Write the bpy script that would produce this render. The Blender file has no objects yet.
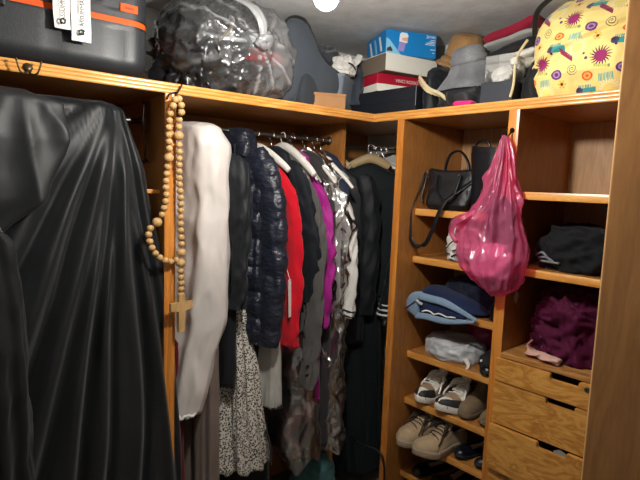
import bpy, bmesh, math, random
from mathutils import Vector, Matrix, noise
PI = math.pi
sc = bpy.context.scene
COL = sc.collection
rnd = random.Random(7)

# ------------------------------------------------------------------ places
X0, YC = 1.7486, 1.575            # front corner where the two closet runs meet
RL, RR = -0.1012, -PI / 2         # headings of the two runs
CL, SL = math.cos(RL), math.sin(RL)


def LW(s, d, z):                  # long run: s metres left of the corner, d metres behind its front
    return Vector((X0 - s * CL - d * SL, YC - s * SL + d * CL, z))


def RW(t, d, z):                  # short run: t metres from the corner towards the room, d behind its front
    return Vector((X0 + d, YC - t, z))


# ------------------------------------------------------------------ helpers
def thing(name, label, cat, loc, rz=0.0, group=None):
    o = bpy.data.objects.new(name, None)
    o.empty_display_size = 0.05
    COL.objects.link(o)
    o.location = loc
    o.rotation_euler = (0, 0, rz)
    return tag(o, label, cat, group)


def tag(o, label, cat, group=None):
    o['label'] = label
    o['category'] = cat
    if group:
        o['group'] = group
    return o


def obj(name, bm, mat, parent=None, loc=None, rz=None, smooth=True, angle=None):
    me = bpy.data.meshes.new(name)
    bmesh.ops.recalc_face_normals(bm, faces=bm.faces)
    bm.to_mesh(me)
    bm.free()
    if smooth:
        me.polygons.foreach_set('use_smooth', [True] * len(me.polygons))
        if angle:
            me.set_sharp_from_angle(angle=math.radians(angle))
    for m in (mat if isinstance(mat, (list, tuple)) else [mat]):
        me.materials.append(m)
    o = bpy.data.objects.new(name, me)
    COL.objects.link(o)
    if parent is not None:
        o.parent = parent
    if loc is not None:
        o.location = loc
    if rz is not None:
        o.rotation_euler = (0, 0, rz)
    return o


def structure(o):
    o['kind'] = 'structure'
    return o


def nb():
    return bmesh.new()


def box(bm, x0, x1, y0, y1, z0, z1, bev=0.0, seg=2):
    vs = [bm.verts.new(p) for p in ((x0, y0, z0), (x1, y0, z0), (x1, y1, z0), (x0, y1, z0),
                                    (x0, y0, z1), (x1, y0, z1), (x1, y1, z1), (x0, y1, z1))]
    fs = [bm.faces.new([vs[i] for i in f]) for f in ((3, 2, 1, 0), (4, 5, 6, 7), (0, 1, 5, 4), (1, 2, 6, 5), (2, 3, 7, 6), (3, 0, 4, 7))]
    if bev > 0:
        es = list({e for f in fs for e in f.edges})
        bmesh.ops.bevel(bm, geom=es, offset=bev, segments=seg, affect='EDGES', profile=0.5)
    return bm


def prism(bm, pts, z0, z1, axis='z', bev=0.0):
    """polygon pts (two coordinates) extruded along an axis"""
    def P(a, b, c):
        return (a, b, c) if axis == 'z' else ((a, c, b) if axis == 'y' else (c, a, b))
    lo = [bm.verts.new(P(a, b, z0)) for a, b in pts]
    hi = [bm.verts.new(P(a, b, z1)) for a, b in pts]
    n = len(pts)
    f = [bm.faces.new(lo[::-1]), bm.faces.new(hi)]
    for i in range(n):
        f.append(bm.faces.new((lo[i], lo[(i + 1) % n], hi[(i + 1) % n], hi[i])))
    if bev > 0:
        es = list({e for ff in f[:2] for e in ff.edges})
        bmesh.ops.bevel(bm, geom=es, offset=bev, segments=2, affect='EDGES')
    return bm


def loft(bm, rings, closed=True, cap0=True, cap1=True):
    R = [[bm.verts.new(p) for p in r] for r in rings]
    n = len(rings[0])
    for a, b in zip(R, R[1:]):
        for i in range(n if closed else n - 1):
            j = (i + 1) % n
            bm.faces.new((a[i], a[j], b[j], b[i]))
    if closed and cap0:
        bm.faces.new(R[0][::-1])
    if closed and cap1:
        bm.faces.new(R[-1])
    return R


def catmull(pts, per=8):
    pts = [Vector(p) for p in pts]
    if len(pts) < 3:
        return [pts[0].lerp(pts[-1], i / per) for i in range(per + 1)]
    out = []
    n = len(pts)
    for i in range(n - 1):
        p0, p1, p2, p3 = pts[max(i - 1, 0)], pts[i], pts[i + 1], pts[min(i + 2, n - 1)]
        for k in range(per):
            t = k / per
            out.append(0.5 * ((2 * p1) + (p2 - p0) * t + (2 * p0 - 5 * p1 + 4 * p2 - p3) * t * t + (3 * p1 - p0 - 3 * p2 + p3) * t ** 3))
    out.append(pts[-1])
    return out


def lerpk(keys, u):
    """smooth interpolation of a list of (u, v1, v2, ...)"""
    if u <= keys[0][0]:
        return list(keys[0][1:])
    for a, b in zip(keys, keys[1:]):
        if u <= b[0]:
            t = (u - a[0]) / (b[0] - a[0])
            t = t * t * (3 - 2 * t) * 0.5 + t * 0.5
            return [x + (y - x) * t for x, y in zip(a[1:], b[1:])]
    return list(keys[-1][1:])


def tube(bm, pts, rad, n=10, flat=1.0, smooth=True, per=8, up=None, rf=None, cap=True):
    """a rod along a path; rad a number or keys (u, r); flat squeezes the second axis; rf(u, th, p) adds to the radius"""
    P = catmull(pts, per) if smooth else [Vector(p) for p in pts]
    m = len(P)
    rings = []
    ref = Vector(up) if up else None
    prev = None
    for i, p in enumerate(P):
        t = (P[min(i + 1, m - 1)] - P[max(i - 1, 0)])
        if t.length < 1e-9:
            t = Vector((0, 0, 1))
        t.normalize()
        if ref is not None:
            a = ref - t * ref.dot(t)
            if a.length < 1e-4:
                a = t.orthogonal()
        elif prev is None:
            a = t.orthogonal()
        else:
            a = prev - t * prev.dot(t)
            if a.length < 1e-6:
                a = t.orthogonal()
        a.normalize()
        prev = a
        b = t.cross(a)
        u = i / (m - 1)
        r = rad if isinstance(rad, (int, float)) else lerpk(rad, u)[0]
        ring = []
        for k in range(n):
            th = 2 * PI * k / n
            rr = r + (rf(u, th, p) if rf else 0)
            ring.append(p + a * math.cos(th) * rr + b * math.sin(th) * rr * flat)
        rings.append(ring)
    loft(bm, rings, True, cap, cap)
    return bm


def lathe(bm, prof, n=24, c=(0, 0, 0), axis='z'):
    rings = []
    for r, z in prof:
        ring = []
        for k in range(n):
            th = 2 * PI * k / n
            x, y = r * math.cos(th), r * math.sin(th)
            v = (x, y, z) if axis == 'z' else ((x, z, y) if axis == 'y' else (z, x, y))
            ring.append((c[0] + v[0], c[1] + v[1], c[2] + v[2]))
        rings.append(ring)
    loft(bm, rings)
    return bm


def N3(x, y, z):
    return noise.noise(Vector((x, y, z)))


def fbm(x, y, z, o=3):
    v, a, f = 0.0, 1.0, 1.0
    for _ in range(o):
        v += a * N3(x * f, y * f, z * f)
        a *= 0.5
        f *= 2.1
    return v


def ridge(x, y, z, o=3):
    v, a, f = 0.0, 1.0, 1.0
    for _ in range(o):
        v += a * (1 - min(1.0, 2.2 * abs(N3(x * f, y * f, z * f))))
        a *= 0.5
        f *= 2.0
    return v


# ------------------------------------------------------------------ materials
def new_mat(name):
    m = bpy.data.materials.new(name)
    m.use_nodes = True
    nt = m.node_tree
    return m, nt, nt.nodes['Principled BSDF'], nt.nodes['Material Output']


def rgb(h):
    """sRGB hex or 0-255 triple to linear"""
    if isinstance(h, str):
        h = [int(h[i:i + 2], 16) for i in (0, 2, 4)]
    return tuple(((c / 255) / 12.92 if c / 255 <= 0.04045 else ((c / 255 + 0.055) / 1.055) ** 2.4) for c in h) + (1.0,)


def plain(name, col, rough=0.5, metal=0.0, spec=0.5, bump=0.0, bscale=40.0, coat=0.0, vary=0.0, vscale=6.0):
    m, nt, b, out = new_mat(name)
    b.inputs['Base Color'].default_value = rgb(col)
    b.inputs['Roughness'].default_value = rough
    b.inputs['Metallic'].default_value = metal
    b.inputs['Specular IOR Level'].default_value = spec
    b.inputs['Coat Weight'].default_value = coat
    tc = nt.nodes.new('ShaderNodeTexCoord')
    n = nt.nodes.new('ShaderNodeTexNoise')
    n.inputs['Scale'].default_value = bscale
    n.inputs['Detail'].default_value = 4
    nt.links.new(tc.outputs['Object'], n.inputs['Vector'])
    if bump > 0:
        bp = nt.nodes.new('ShaderNodeBump')
        bp.inputs['Strength'].default_value = bump
        bp.inputs['Distance'].default_value = 0.004
        nt.links.new(n.outputs['Fac'], bp.inputs['Height'])
        nt.links.new(bp.outputs['Normal'], b.inputs['Normal'])
    if vary > 0:
        n2 = nt.nodes.new('ShaderNodeTexNoise')
        n2.inputs['Scale'].default_value = vscale
        n2.inputs['Detail'].default_value = 5
        nt.links.new(tc.outputs['Object'], n2.inputs['Vector'])
        r = nt.nodes.new('ShaderNodeValToRGB')
        c = rgb(col)
        r.color_ramp.elements[0].position = 0.3
        r.color_ramp.elements[1].position = 0.7
        r.color_ramp.elements[0].color = tuple(x * (1 - vary) for x in c[:3]) + (1,)
        r.color_ramp.elements[1].color = tuple(min(1, x * (1 + vary)) for x in c[:3]) + (1,)
        nt.links.new(n2.outputs['Fac'], r.inputs['Fac'])
        nt.links.new(r.outputs['Color'], b.inputs['Base Color'])
    return m


def fabric(name, col, rough=0.85, sheen=0.25, bump=0.25, bscale=260.0, spec=0.25, vary=0.12, stretch=None, bdist=0.002, wrk=0.45):
    m = plain(name, col, rough, 0, spec, 0, bscale, 0, vary, 9.0)
    nt = m.node_tree
    b = nt.nodes['Principled BSDF']
    b.inputs['Sheen Weight'].default_value = sheen
    b.inputs['Sheen Roughness'].default_value = 0.5
    c = rgb(col)
    b.inputs['Sheen Tint'].default_value = tuple(0.5 + 0.5 * x for x in c[:3]) + (1,)
    tc = nt.nodes.new('ShaderNodeTexCoord')
    mp = nt.nodes.new('ShaderNodeMapping')
    mp.inputs['Scale'].default_value = stretch or (1, 1, 1)
    n = nt.nodes.new('ShaderNodeTexNoise')
    n.inputs['Scale'].default_value = bscale
    n.inputs['Detail'].default_value = 3
    bp = nt.nodes.new('ShaderNodeBump')
    bp.inputs['Strength'].default_value = bump
    bp.inputs['Distance'].default_value = bdist
    nt.links.new(tc.outputs['Object'], mp.inputs['Vector'])
    nt.links.new(mp.outputs['Vector'], n.inputs['Vector'])
    nt.links.new(n.outputs['Fac'], bp.inputs['Height'])
    # soft wrinkles
    mp2 = nt.nodes.new('ShaderNodeMapping')
    mp2.inputs['Scale'].default_value = (1, 1, 0.45)
    mp2.inputs['Rotation'].default_value = (0.25, 0.2, 0)
    n2 = nt.nodes.new('ShaderNodeTexNoise')
    n2.noise_type = 'RIDGED_MULTIFRACTAL'
    n2.inputs['Scale'].default_value = 7.0
    n2.inputs['Detail'].default_value = 3
    n2.inputs['Distortion'].default_value = 0.9
    b2 = nt.nodes.new('ShaderNodeBump')
    b2.inputs['Strength'].default_value = wrk
    b2.inputs['Distance'].default_value = 0.022
    nt.links.new(tc.outputs['Object'], mp2.inputs['Vector'])
    nt.links.new(mp2.outputs['Vector'], n2.inputs['Vector'])
    nt.links.new(n2.outputs['Fac'], b2.inputs['Height'])
    nt.links.new(b2.outputs['Normal'], bp.inputs['Normal'])
    nt.links.new(bp.outputs['Normal'], b.inputs['Normal'])
    return m


def wood(name, dark, light, axis='z', scale=1.0, rough=0.38, figure=0.5, coat=0.15, along=0.9):
    m, nt, b, out = new_mat(name)
    tc = nt.nodes.new('ShaderNodeTexCoord')
    mp = nt.nodes.new('ShaderNodeMapping')
    k = {'x': (along, 9, 9), 'y': (9, along, 9), 'z': (9, 9, along)}[axis]
    mp.inputs['Scale'].default_value = tuple(v * scale for v in k)
    nt.links.new(tc.outputs['Object'], mp.inputs['Vector'])
    n1 = nt.nodes.new('ShaderNodeTexNoise')
    n1.inputs['Scale'].default_value = 1.3
    n1.inputs['Detail'].default_value = 6
    n1.inputs['Distortion'].default_value = 1.6
    n2 = nt.nodes.new('ShaderNodeTexNoise')
    n2.inputs['Scale'].default_value = 11
    n2.inputs['Detail'].default_value = 8
    n2.inputs['Roughness'].default_value = 0.7
    nt.links.new(mp.outputs['Vector'], n1.inputs['Vector'])
    nt.links.new(mp.outputs['Vector'], n2.inputs['Vector'])
    # growth-ring bands: a folded noise
    mu = nt.nodes.new('ShaderNodeMath')
    mu.operation = 'MULTIPLY'
    mu.inputs[1].default_value = 9.0
    fr = nt.nodes.new('ShaderNodeMath')
    fr.operation = 'PINGPONG'
    fr.inputs[1].default_value = 1.0
    nt.links.new(n1.outputs['Fac'], mu.inputs[0])
    nt.links.new(mu.outputs[0], fr.inputs[0])
    mx = nt.nodes.new('ShaderNodeMix')
    mx.data_type = 'FLOAT'
    mx.inputs[0].default_value = 1 - figure
    nt.links.new(fr.outputs[0], mx.inputs[2])
    nt.links.new(n2.outputs['Fac'], mx.inputs[3])
    r = nt.nodes.new('ShaderNodeValToRGB')
    r.color_ramp.elements[0].position = 0.22
    r.color_ramp.elements[1].position = 0.78
    r.color_ramp.elements[0].color = rgb(dark)
    r.color_ramp.elements[1].color = rgb(light)
    nt.links.new(mx.outputs[0], r.inputs['Fac'])
    nt.links.new(r.outputs['Color'], b.inputs['Base Color'])
    b.inputs['Roughness'].default_value = rough
    b.inputs['Coat Weight'].default_value = coat
    b.inputs['Coat Roughness'].default_value = 0.25
    bp = nt.nodes.new('ShaderNodeBump')
    bp.inputs['Strength'].default_value = 0.12
    bp.inputs['Distance'].default_value = 0.002
    nt.links.new(n2.outputs['Fac'], bp.inputs['Height'])
    nt.links.new(bp.outputs['Normal'], b.inputs['Normal'])
    return m


def film(name, tint=(255, 255, 255), body=0.12, gloss=0.35, rough=0.12, bscale=18.0, bump=0.6, through=None, shine=0.12, streak=0.35):
    """thin plastic film: mostly clear, with a faint milky body and sharp creased reflections"""
    m, nt, b, out = new_mat(name)
    nt.nodes.remove(b)
    tr = nt.nodes.new('ShaderNodeBsdfTransparent')
    tr.inputs['Color'].default_value = rgb(through) if through else (0.97, 0.97, 0.97, 1)
    df = nt.nodes.new('ShaderNodeBsdfTranslucent')
    df.inputs['Color'].default_value = rgb(tint)
    d2 = nt.nodes.new('ShaderNodeBsdfDiffuse')
    d2.inputs['Color'].default_value = rgb(tint)
    gl = nt.nodes.new('ShaderNodeBsdfGlossy')
    gl.inputs['Roughness'].default_value = rough
    tc = nt.nodes.new('ShaderNodeTexCoord')
    n = nt.nodes.new('ShaderNodeTexNoise')
    n.noise_type = 'RIDGED_MULTIFRACTAL'
    n.inputs['Scale'].default_value = bscale
    n.inputs['Detail'].default_value = 3
    n.inputs['Distortion'].default_value = 0.6
    nt.links.new(tc.outputs['Object'], n.inputs['Vector'])
    bp = nt.nodes.new('ShaderNodeBump')
    bp.inputs['Strength'].default_value = bump
    bp.inputs['Distance'].default_value = 0.006
    nt.links.new(n.outputs['Fac'], bp.inputs['Height'])
    for x in (gl, d2, df):
        nt.links.new(bp.outputs['Normal'], x.inputs['Normal'])
    lw = nt.nodes.new('ShaderNodeLayerWeight')
    lw.inputs['Blend'].default_value = gloss
    nt.links.new(bp.outputs['Normal'], lw.inputs['Normal'])
    m0 = nt.nodes.new('ShaderNodeMixShader')
    m0.inputs[0].default_value = 0.5
    nt.links.new(df.outputs[0], m0.inputs[1])
    nt.links.new(d2.outputs[0], m0.inputs[2])
    m1 = nt.nodes.new('ShaderNodeMixShader')
    at = nt.nodes.new('ShaderNodeAttribute')
    at.attribute_name = 'gather'            # how tightly the film is gathered: doubled layers turn milky
    rp = nt.nodes.new('ShaderNodeMapRange')
    rp.inputs['From Min'].default_value = 0.55
    rp.inputs['From Max'].default_value = 1.6
    rp.inputs['To Min'].default_value = body
    rp.inputs['To Max'].default_value = body + streak
    nt.links.new(n.outputs['Fac'], rp.inputs['Value'])
    ad = nt.nodes.new('ShaderNodeMath')
    ad.operation = 'ADD'
    ad.use_clamp = True
    nt.links.new(rp.outputs['Result'], ad.inputs[0])
    nt.links.new(at.outputs['Fac'], ad.inputs[1])
    nt.links.new(ad.outputs[0], m1.inputs[0])
    nt.links.new(tr.outputs[0], m1.inputs[1])
    nt.links.new(m0.outputs[0], m1.inputs[2])
    m2 = nt.nodes.new('ShaderNodeMixShader')
    sh = nt.nodes.new('ShaderNodeMath')
    sh.operation = 'ADD'
    sh.use_clamp = True
    sh.inputs[1].default_value = shine
    nt.links.new(lw.outputs['Fresnel'], sh.inputs[0])
    nt.links.new(sh.outputs[0], m2.inputs[0])
    nt.links.new(m1.outputs[0], m2.inputs[1])
    nt.links.new(gl.outputs[0], m2.inputs[2])
    nt.links.new(m2.outputs[0], out.inputs['Surface'])
    return m


W_PANEL_V = wood('veneer_upright', (142, 90, 42), (180, 122, 62), 'z', 0.8, 0.42, 0.22, 0.15, 2.2)
W_PANEL_X = wood('veneer_lengthwise', (146, 94, 44), (188, 130, 66), 'x', 0.8, 0.42, 0.25, 0.15, 2.0)
W_EDGE_V = wood('edge_upright', (178, 106, 38), (216, 142, 62), 'z', 1.2, 0.32, 0.4, 0.3)
W_EDGE_X = wood('edge_lengthwise', (196, 128, 54), (226, 166, 88), 'x', 1.2, 0.32, 0.4, 0.3)
W_DRAWER = wood('drawer_ash', (172, 112, 44), (218, 162, 82), 'x', 1.3, 0.35, 0.45, 0.25, 2.6)
W_DOOR = wood('door_veneer', (134, 92, 50), (164, 116, 66), 'z', 1.1, 0.5, 0.3, 0.05)
W_BACK = wood('backing_board', (160, 120, 78), (192, 150, 106), 'z', 1.4, 0.5, 0.3, 0.05)
M_CEIL = plain('ceiling_paint', (204, 206, 206), 0.9, 0, 0.2, 0.5, 60, 0, 0.10, 14)
M_WALL = plain('wall_paint', (214, 213, 208), 0.9, 0, 0.2, 0.4, 50, 0, 0.06, 5)
M_FLOOR = plain('floor_tile', (120, 112, 104), 0.4, 0, 0.4, 0.1, 8, 0, 0.1, 3)
M_DARK = plain('dark_void', (14, 13, 12), 0.9)
M_CHROME = plain('chrome', (190, 190, 188), 0.22, 1.0)
M_STEEL = plain('dull_steel', (120, 118, 112), 0.4, 1.0)
M_BRONZE = plain('aged_bronze', (92, 78, 56), 0.4, 0.9, 0.5, 0.3, 60)
M_BLACKMETAL = plain('blackened_iron', (30, 28, 27), 0.4, 0.8)

# ------------------------------------------------------------------ room shell
ZS0, ZS1 = 1.892, 1.927           # under side and top of the long shelf
ZC = 2.32
RCX, RCY = X0 + 0.47, 2.0298      # room corner behind the closet
XA, YA_ = -1.15, -1.25


def quad(pts, name, mat):
    bm = nb()
    bm.faces.new([bm.verts.new(p) for p in pts])
    return structure(obj(name, bm, mat, smooth=False))


wl = LW(3.4, 0.5, 0)
bm = nb()
prism(bm, [(RCX + 0.1, YA_ - 0.1), (RCX + 0.1, RCY + 0.1), (wl.x, wl.y + 0.1), (XA - 0.5, YA_ - 0.1)], -0.05, 0.0)
structure(obj('floor', bm, M_FLOOR, smooth=False))
bm = nb()
prism(bm, [(RCX + 0.1, YA_ - 0.1), (RCX + 0.1, RCY + 0.1), (wl.x, wl.y + 0.1), (XA - 0.5, YA_ - 0.1)], ZC, ZC + 0.05)
structure(obj('ceiling', bm, M_CEIL, smooth=False))
bm = nb()
prism(bm, [(RCX, YA_), (RCX + 0.08, YA_), (RCX + 0.08, RCY + 0.08), (RCX, RCY)], 0.0, ZC)
structure(obj('wall_right', bm, M_WALL, smooth=False))
bm = nb()
prism(bm, [(RCX, RCY), (RCX + 0.08, RCY + 0.08), (wl.x, wl.y + 0.08), (wl.x, wl.y)], 0.0, ZC)
structure(obj('wall_back', bm, M_WALL, smooth=False))
bm = nb()
prism(bm, [(XA, YA_), (XA - 0.08, YA_), (wl.x - 0.08, wl.y), (wl.x, wl.y)], 0.0, ZC)
structure(obj('wall_left', bm, M_WALL, smooth=False))
bm = nb()
prism(bm, [(XA, YA_), (XA, YA_ - 0.08), (RCX, YA_ - 0.08), (RCX, YA_)], 0.0, ZC)
structure(obj('wall_front', bm, M_WALL, smooth=False))

# open door leaf standing at the right of the shelving
E0 = Vector((1.318, 0.428, 0.0))
az = math.radians(156)
dv = Vector((math.sin(az), math.cos(az), 0))
bm = nb()
box(bm, 0, 0.75, -0.009, 0.009, 0.01, 2.30, 0.0015)
door = structure(obj('door_1', bm, W_DOOR, None, E0, math.atan2(dv.y, dv.x), smooth=False))
bm = nb()
box(bm, -0.0012, 0.0, -0.0085, 0.0085, 0.012, 2.298)
structure(obj('door_edge', bm, wood('door_lipping', (196, 150, 96), (222, 178, 122), 'z', 1, 0.4, 0.3), door, smooth=False))

# ------------------------------------------------------------------ wardrobe (long run)
WD = thing('wardrobe_unit', 'built-in open wardrobe with honey-coloured uprights and two hanging rods', 'wardrobe', LW(0, 0, 0), RL)


def ridged_edge(bm, x0, x1, z0, z1, y, upright=False, n=3, depth=0.004):
    """a fluted lipping on a front edge, standing proud of y towards -y"""
    prof = []
    a0, a1 = (x0, x1) if upright else (z0, z1)
    for k in range(n):
        for q in range(5):
            u = (k + q / 5) / n
            prof.append((a0 + (a1 - a0) * u, y - depth * (0.35 + 0.65 * math.sin(PI * (q / 5)) ** 0.6)))
    prof.append((a1, y - depth * 0.35))
    prof += [(a1, y), (a0, y)]
    if upright:
        prism(bm, prof, z0, z1, 'z')
    else:
        prism(bm, [(b, a) for a, b in prof], x0, x1, 'x')
    return bm


bm = nb(); box(bm, -0.963, -0.925, 0.0, 0.49, 0.0, ZS0)
obj('side_panel', bm, W_PANEL_V, WD, smooth=False)
bm = nb(); ridged_edge(bm, -0.964, -0.924, 0.0, ZS0, 0.0, True, 2)
obj('edge_band', bm, W_EDGE_V, WD, smooth=False)
bm = nb(); box(bm, -0.06, -0.04, 0.15, 0.49, 0.0, ZS0)
obj('side_panel', bm, W_PANEL_V, WD, smooth=False)
bm = nb(); box(bm, -1.95, -1.92, 0.0, 0.49, 0.0, ZS0)
obj('side_panel', bm, W_PANEL_V, WD, smooth=False)
bm = nb(); box(bm, -1.95, 0.40, 0.49, 0.498, 0.0, ZS0)
obj('back_panel', bm, W_PANEL_V, WD, smooth=False)
bm = nb(); box(bm, 0.0, 0.008, -0.60, -0.004, 0.0, ZS0)
o = obj('back_panel', bm, W_PANEL_V, WD, smooth=False)
o.location = (0.4255, 0.49, 0.0)
o.rotation_euler = (0, 0, -RL)
ROD_D, ROD_Z = 0.25, 1.815
for a, b, dd, zz in ((-0.925, -0.06, ROD_D, ROD_Z), (-0.04, 0.43, 0.28, 1.80), (-1.92, -0.963, ROD_D, ROD_Z)):
    bm = nb(); tube(bm, [(a, dd, zz), (b, dd, zz)], 0.0095, 14, smooth=False)
    r_ = obj('closet_rod', bm, M_STEEL, WD, angle=40)
    for e, sg in ((a, 1), (b, -1)):
        bm = nb(); lathe(bm, [(0.0, 0), (0.02, 0), (0.02, 0.006 * sg), (0.013, 0.012 * sg), (0.0, 0.012 * sg)], 16, (e, dd, zz), 'x')
        obj('rod_socket', bm, M_STEEL, r_, angle=40)
bm = nb(); box(bm, -1.012, -0.963, 0.05, 0.075, 1.548, 1.562, 0.002)
obj('cleat', bm, W_EDGE_X, WD, smooth=False)

# ------------------------------------------------------------------ long top shelf, mitred at the corner
TS = thing('top_shelf', 'L-shaped honey wood top shelf with fluted front edge, mitred at the corner', 'shelf', (0, 0, 0))
p0, p1, p2 = LW(0, 0, 0), LW(1.95, 0, 0), LW(1.95, 0.495, 0)
bm = nb(); prism(bm, [(p0.x, p0.y), (p1.x, p1.y), (p2.x, p2.y), (RCX - .004, RCY - .004)], ZS0 + .0005, ZS1)
obj('board', bm, W_PANEL_X, TS, smooth=False)
bm = nb(); prism(bm, [(p0.x, p0.y), (RCX - .004, RCY - .004), (RCX - .004, YC - 1.2), (X0, YC - 1.2)], ZS0 + .0005, ZS1)
obj('board', bm, W_PANEL_X, TS, smooth=False)
bm = nb(); ridged_edge(bm, -1.95, 0.0, ZS0, ZS1 + .001, 0.0, False, 3)
eb = obj('edge_band', bm, W_EDGE_X, TS, LW(0, 0, 0), RL, smooth=False)
bm = nb(); ridged_edge(bm, 0.0, 1.2, ZS0, ZS1 + .001, 0.0, False, 3)
eb = obj('edge_band', bm, W_EDGE_X, TS, RW(0, 0, 0), RR, smooth=False)

# ------------------------------------------------------------------ shelving (short run)
SU = thing('shelving_unit', 'built-in honey wood shelving with shoe shelves and two wider open bays', 'shelving', RW(0, 0, 0), RR)
A0, A1, B0, B1, E1 = 0.139, 0.174, 0.650, 0.689, 1.155
bm = nb(); box(bm, A0, A1, 0.0, 0.462, 0.0, ZS0); obj('side_panel', bm, W_PANEL_V, SU, smooth=False)
bm = nb(); box(bm, B0, B1, 0.0, 0.462, 0.0, ZS0); bpan = obj('side_panel', bm, W_PANEL_V, SU, smooth=False)
bm = nb(); box(bm, E1, E1 + 0.03, 0.0, 0.462, 0.0, ZS0); obj('side_panel', bm, W_PANEL_V, SU, smooth=False)
for a, b in ((A0, A1), (B0, B1), (E1, E1 + .03)):
    bm = nb(); ridged_edge(bm, a - .0005, b + .0005, 0.0, ZS0, 0.0, True, 1, 0.003); obj('edge_band', bm, W_EDGE_V, SU, smooth=False)
bm = nb(); box(bm, A0, E1 + .03, 0.462, 0.468, 0.0, ZS0); obj('back_panel', bm, W_BACK, SU, smooth=False)
SH_L = [1.510, 1.294, 1.075, 0.848, 0.624, 0.437, 0.262]
DS = 0.115                          # the shoe shelves sit back from the uprights
for z in SH_L:
    bm = nb(); box(bm, A1, B0, DS, 0.460, z - 0.029, z); s_ = obj('shelf', bm, W_PANEL_X, SU, smooth=False)
    bm = nb(); ridged_edge(bm, A1, B0, z - .0295, z + .0005, DS, False, 1, 0.003); obj('edge_band', bm, W_EDGE_X, s_, smooth=False)
SH_R = [1.602, 1.330]
for z in SH_R:
    bm = nb(); box(bm, B1, E1, 0.006, 0.460, z - 0.026, z); s_ = obj('shelf', bm, W_PANEL_X, SU, smooth=False)
    bm = nb(); ridged_edge(bm, B1, E1, z - .0265, z + .0005, 0.006, False, 1, 0.003); obj('edge_band', bm, W_EDGE_X, s_, smooth=False)
M_PAPER = plain('torn_paper', (206, 196, 176), 0.9, 0, 0.2, 0.3, 60, 0, 0.15, 40)
for (d, z, r, sd) in ((0.085, 1.248, 0.017, 1), (0.085, 1.202, 0.021, 5)):
    bm = nb()
    pts = [(d + r * (1 + 0.45 * N3(math.cos(a) * 2 + sd, math.sin(a) * 2, sd)) * math.cos(a) * .8,
            z + r * (1 + 0.45 * N3(math.cos(a) * 2 + sd, math.sin(a) * 2, sd)) * math.sin(a)) for a in [2 * PI * k / 22 for k in range(22)]]
    prism(bm, pts, B1, B1 + 0.0008, 'x')
    o = obj('torn_sticker', bm, M_PAPER, bpan, smooth=False); o['label'] = 'torn scrap of pale sticker paper'

# ------------------------------------------------------------------ chest of drawers in the wider bay
DU = thing('drawer_unit', 'built-in stack of ash-veneered drawers with notched grips below purple bundle', 'drawers', RW(0, 0, 0), RR)
bm = nb(); box(bm, B1 + .001, E1 - .001, -0.006, 0.458, 0.988, 1.006, 0.002); obj('top', bm, wood('drawer_top', (150, 100, 50), (198, 146, 84), 'x', 1, 0.4, 0.5), DU, smooth=False)
bm = nb(); box(bm, B1 + .001, E1 - .001, 0.03, 0.455, 0.05, 0.985); obj('body', bm, M_DARK, DU, smooth=False)


def drawer(z0, z1, d, cut0, cut1, ch=0.021):
    x0, x1 = 0.681, 1.152
    r = 0.005
    pts = [(x0, z0), (x1, z0), (x1, z1)]
    pts += [(cut1 + 0.004, z1), (cut1, z1 - 0.004), (cut1, z1 - ch + r), (cut1 - r, z1 - ch), (cut0 + r, z1 - ch), (cut0, z1 - ch + r), (cut0, z1 - 0.004), (cut0 - 0.004, z1)]
    pts += [(x0, z1)]
    bm = nb(); prism(bm, pts, d - 0.018, d, 'y', 0.0012)
    o = obj('drawer', bm, W_DRAWER, DU, smooth=False)
    bm = nb(); box(bm, x0 + .02, x1 - .02, d + .0, d + 0.028, z0 + .01, z1 - 0.035); obj('drawer_box', bm, M_DARK, o, smooth=False)
    return o


d1 = drawer(0.900, 0.985, 0.0, 0.880, 0.975)
bm = nb(); lathe(bm, [(0.0, -0.022), (0.008, -0.022), (0.0095, -0.020), (0.0095, -0.017), (0.0, -0.017)], 20, (1.003, 0, 0.968), 'y')
k_ = obj('lock', bm, M_STEEL, d1, angle=30)
bm = nb(); box(bm, 1.002, 1.004, -0.0224, -0.0218, 0.964, 0.972); obj('keyhole', bm, M_DARK, k_, smooth=False)
drawer(0.738, 0.896, 0.0, 0.873, 0.970)
d3 = drawer(0.562, 0.733, -0.014, 0.862, 0.960)
drawer(0.300, 0.556, 0.004, 0.862, 0.960)
drawer(0.060, 0.296, 0.004, 0.862, 0.960)

# ------------------------------------------------------------------ hanging bulb
BK = 1.20
BP = Vector((0.7016 * BK, 0.7746 * BK, 1.6 + 0.3596 * BK + 0.012))
m_b, nt_, b_, o_ = new_mat('lit_bulb')
b_.inputs['Base Color'].default_value = (1, 1, 1, 1)
b_.inputs['Emission Color'].default_value = (1.0, 0.95, 0.88, 1)
b_.inputs['Emission Strength'].default_value = 700.0
PL = thing('pendant_bulb', 'bright bare bulb hanging from the ceiling in front of the closet', 'lamp', (BP.x, BP.y, ZC))
bz = BP.z - ZC
bm = nb(); lathe(bm, [(0.0, bz - .031), (0.012, bz - .029), (0.023, bz - .021), (0.0295, bz - .008), (0.0295, bz + .006), (0.024, bz + .022), (0.015, bz + .040), (0.0135, bz + .05), (0.0, bz + .05)], 28)
obj('bulb', bm, m_b, PL)
bm = nb(); lathe(bm, [(0.0, bz + .0505), (0.0145, bz + .0505), (0.017, bz + .058), (0.017, bz + .095), (0.008, bz + .105), (0.0, bz + .105)], 20)
obj('socket', bm, plain('socket_white', (220, 218, 210), 0.5), PL, angle=40)
bm = nb(); tube(bm, [(0, 0, bz + .10), (0, 0, -.02)], 0.003, 8, smooth=False); obj('cord', bm, plain('cord_white', (210, 208, 200), 0.6), PL)
bm = nb(); lathe(bm, [(0.0, 0), (0.045, 0), (0.042, -.012), (0.02, -.024), (0.0, -.026)], 24); obj('ceiling_rose', bm, plain('rose_white', (220, 218, 210), 0.5), PL, angle=40)

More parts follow.
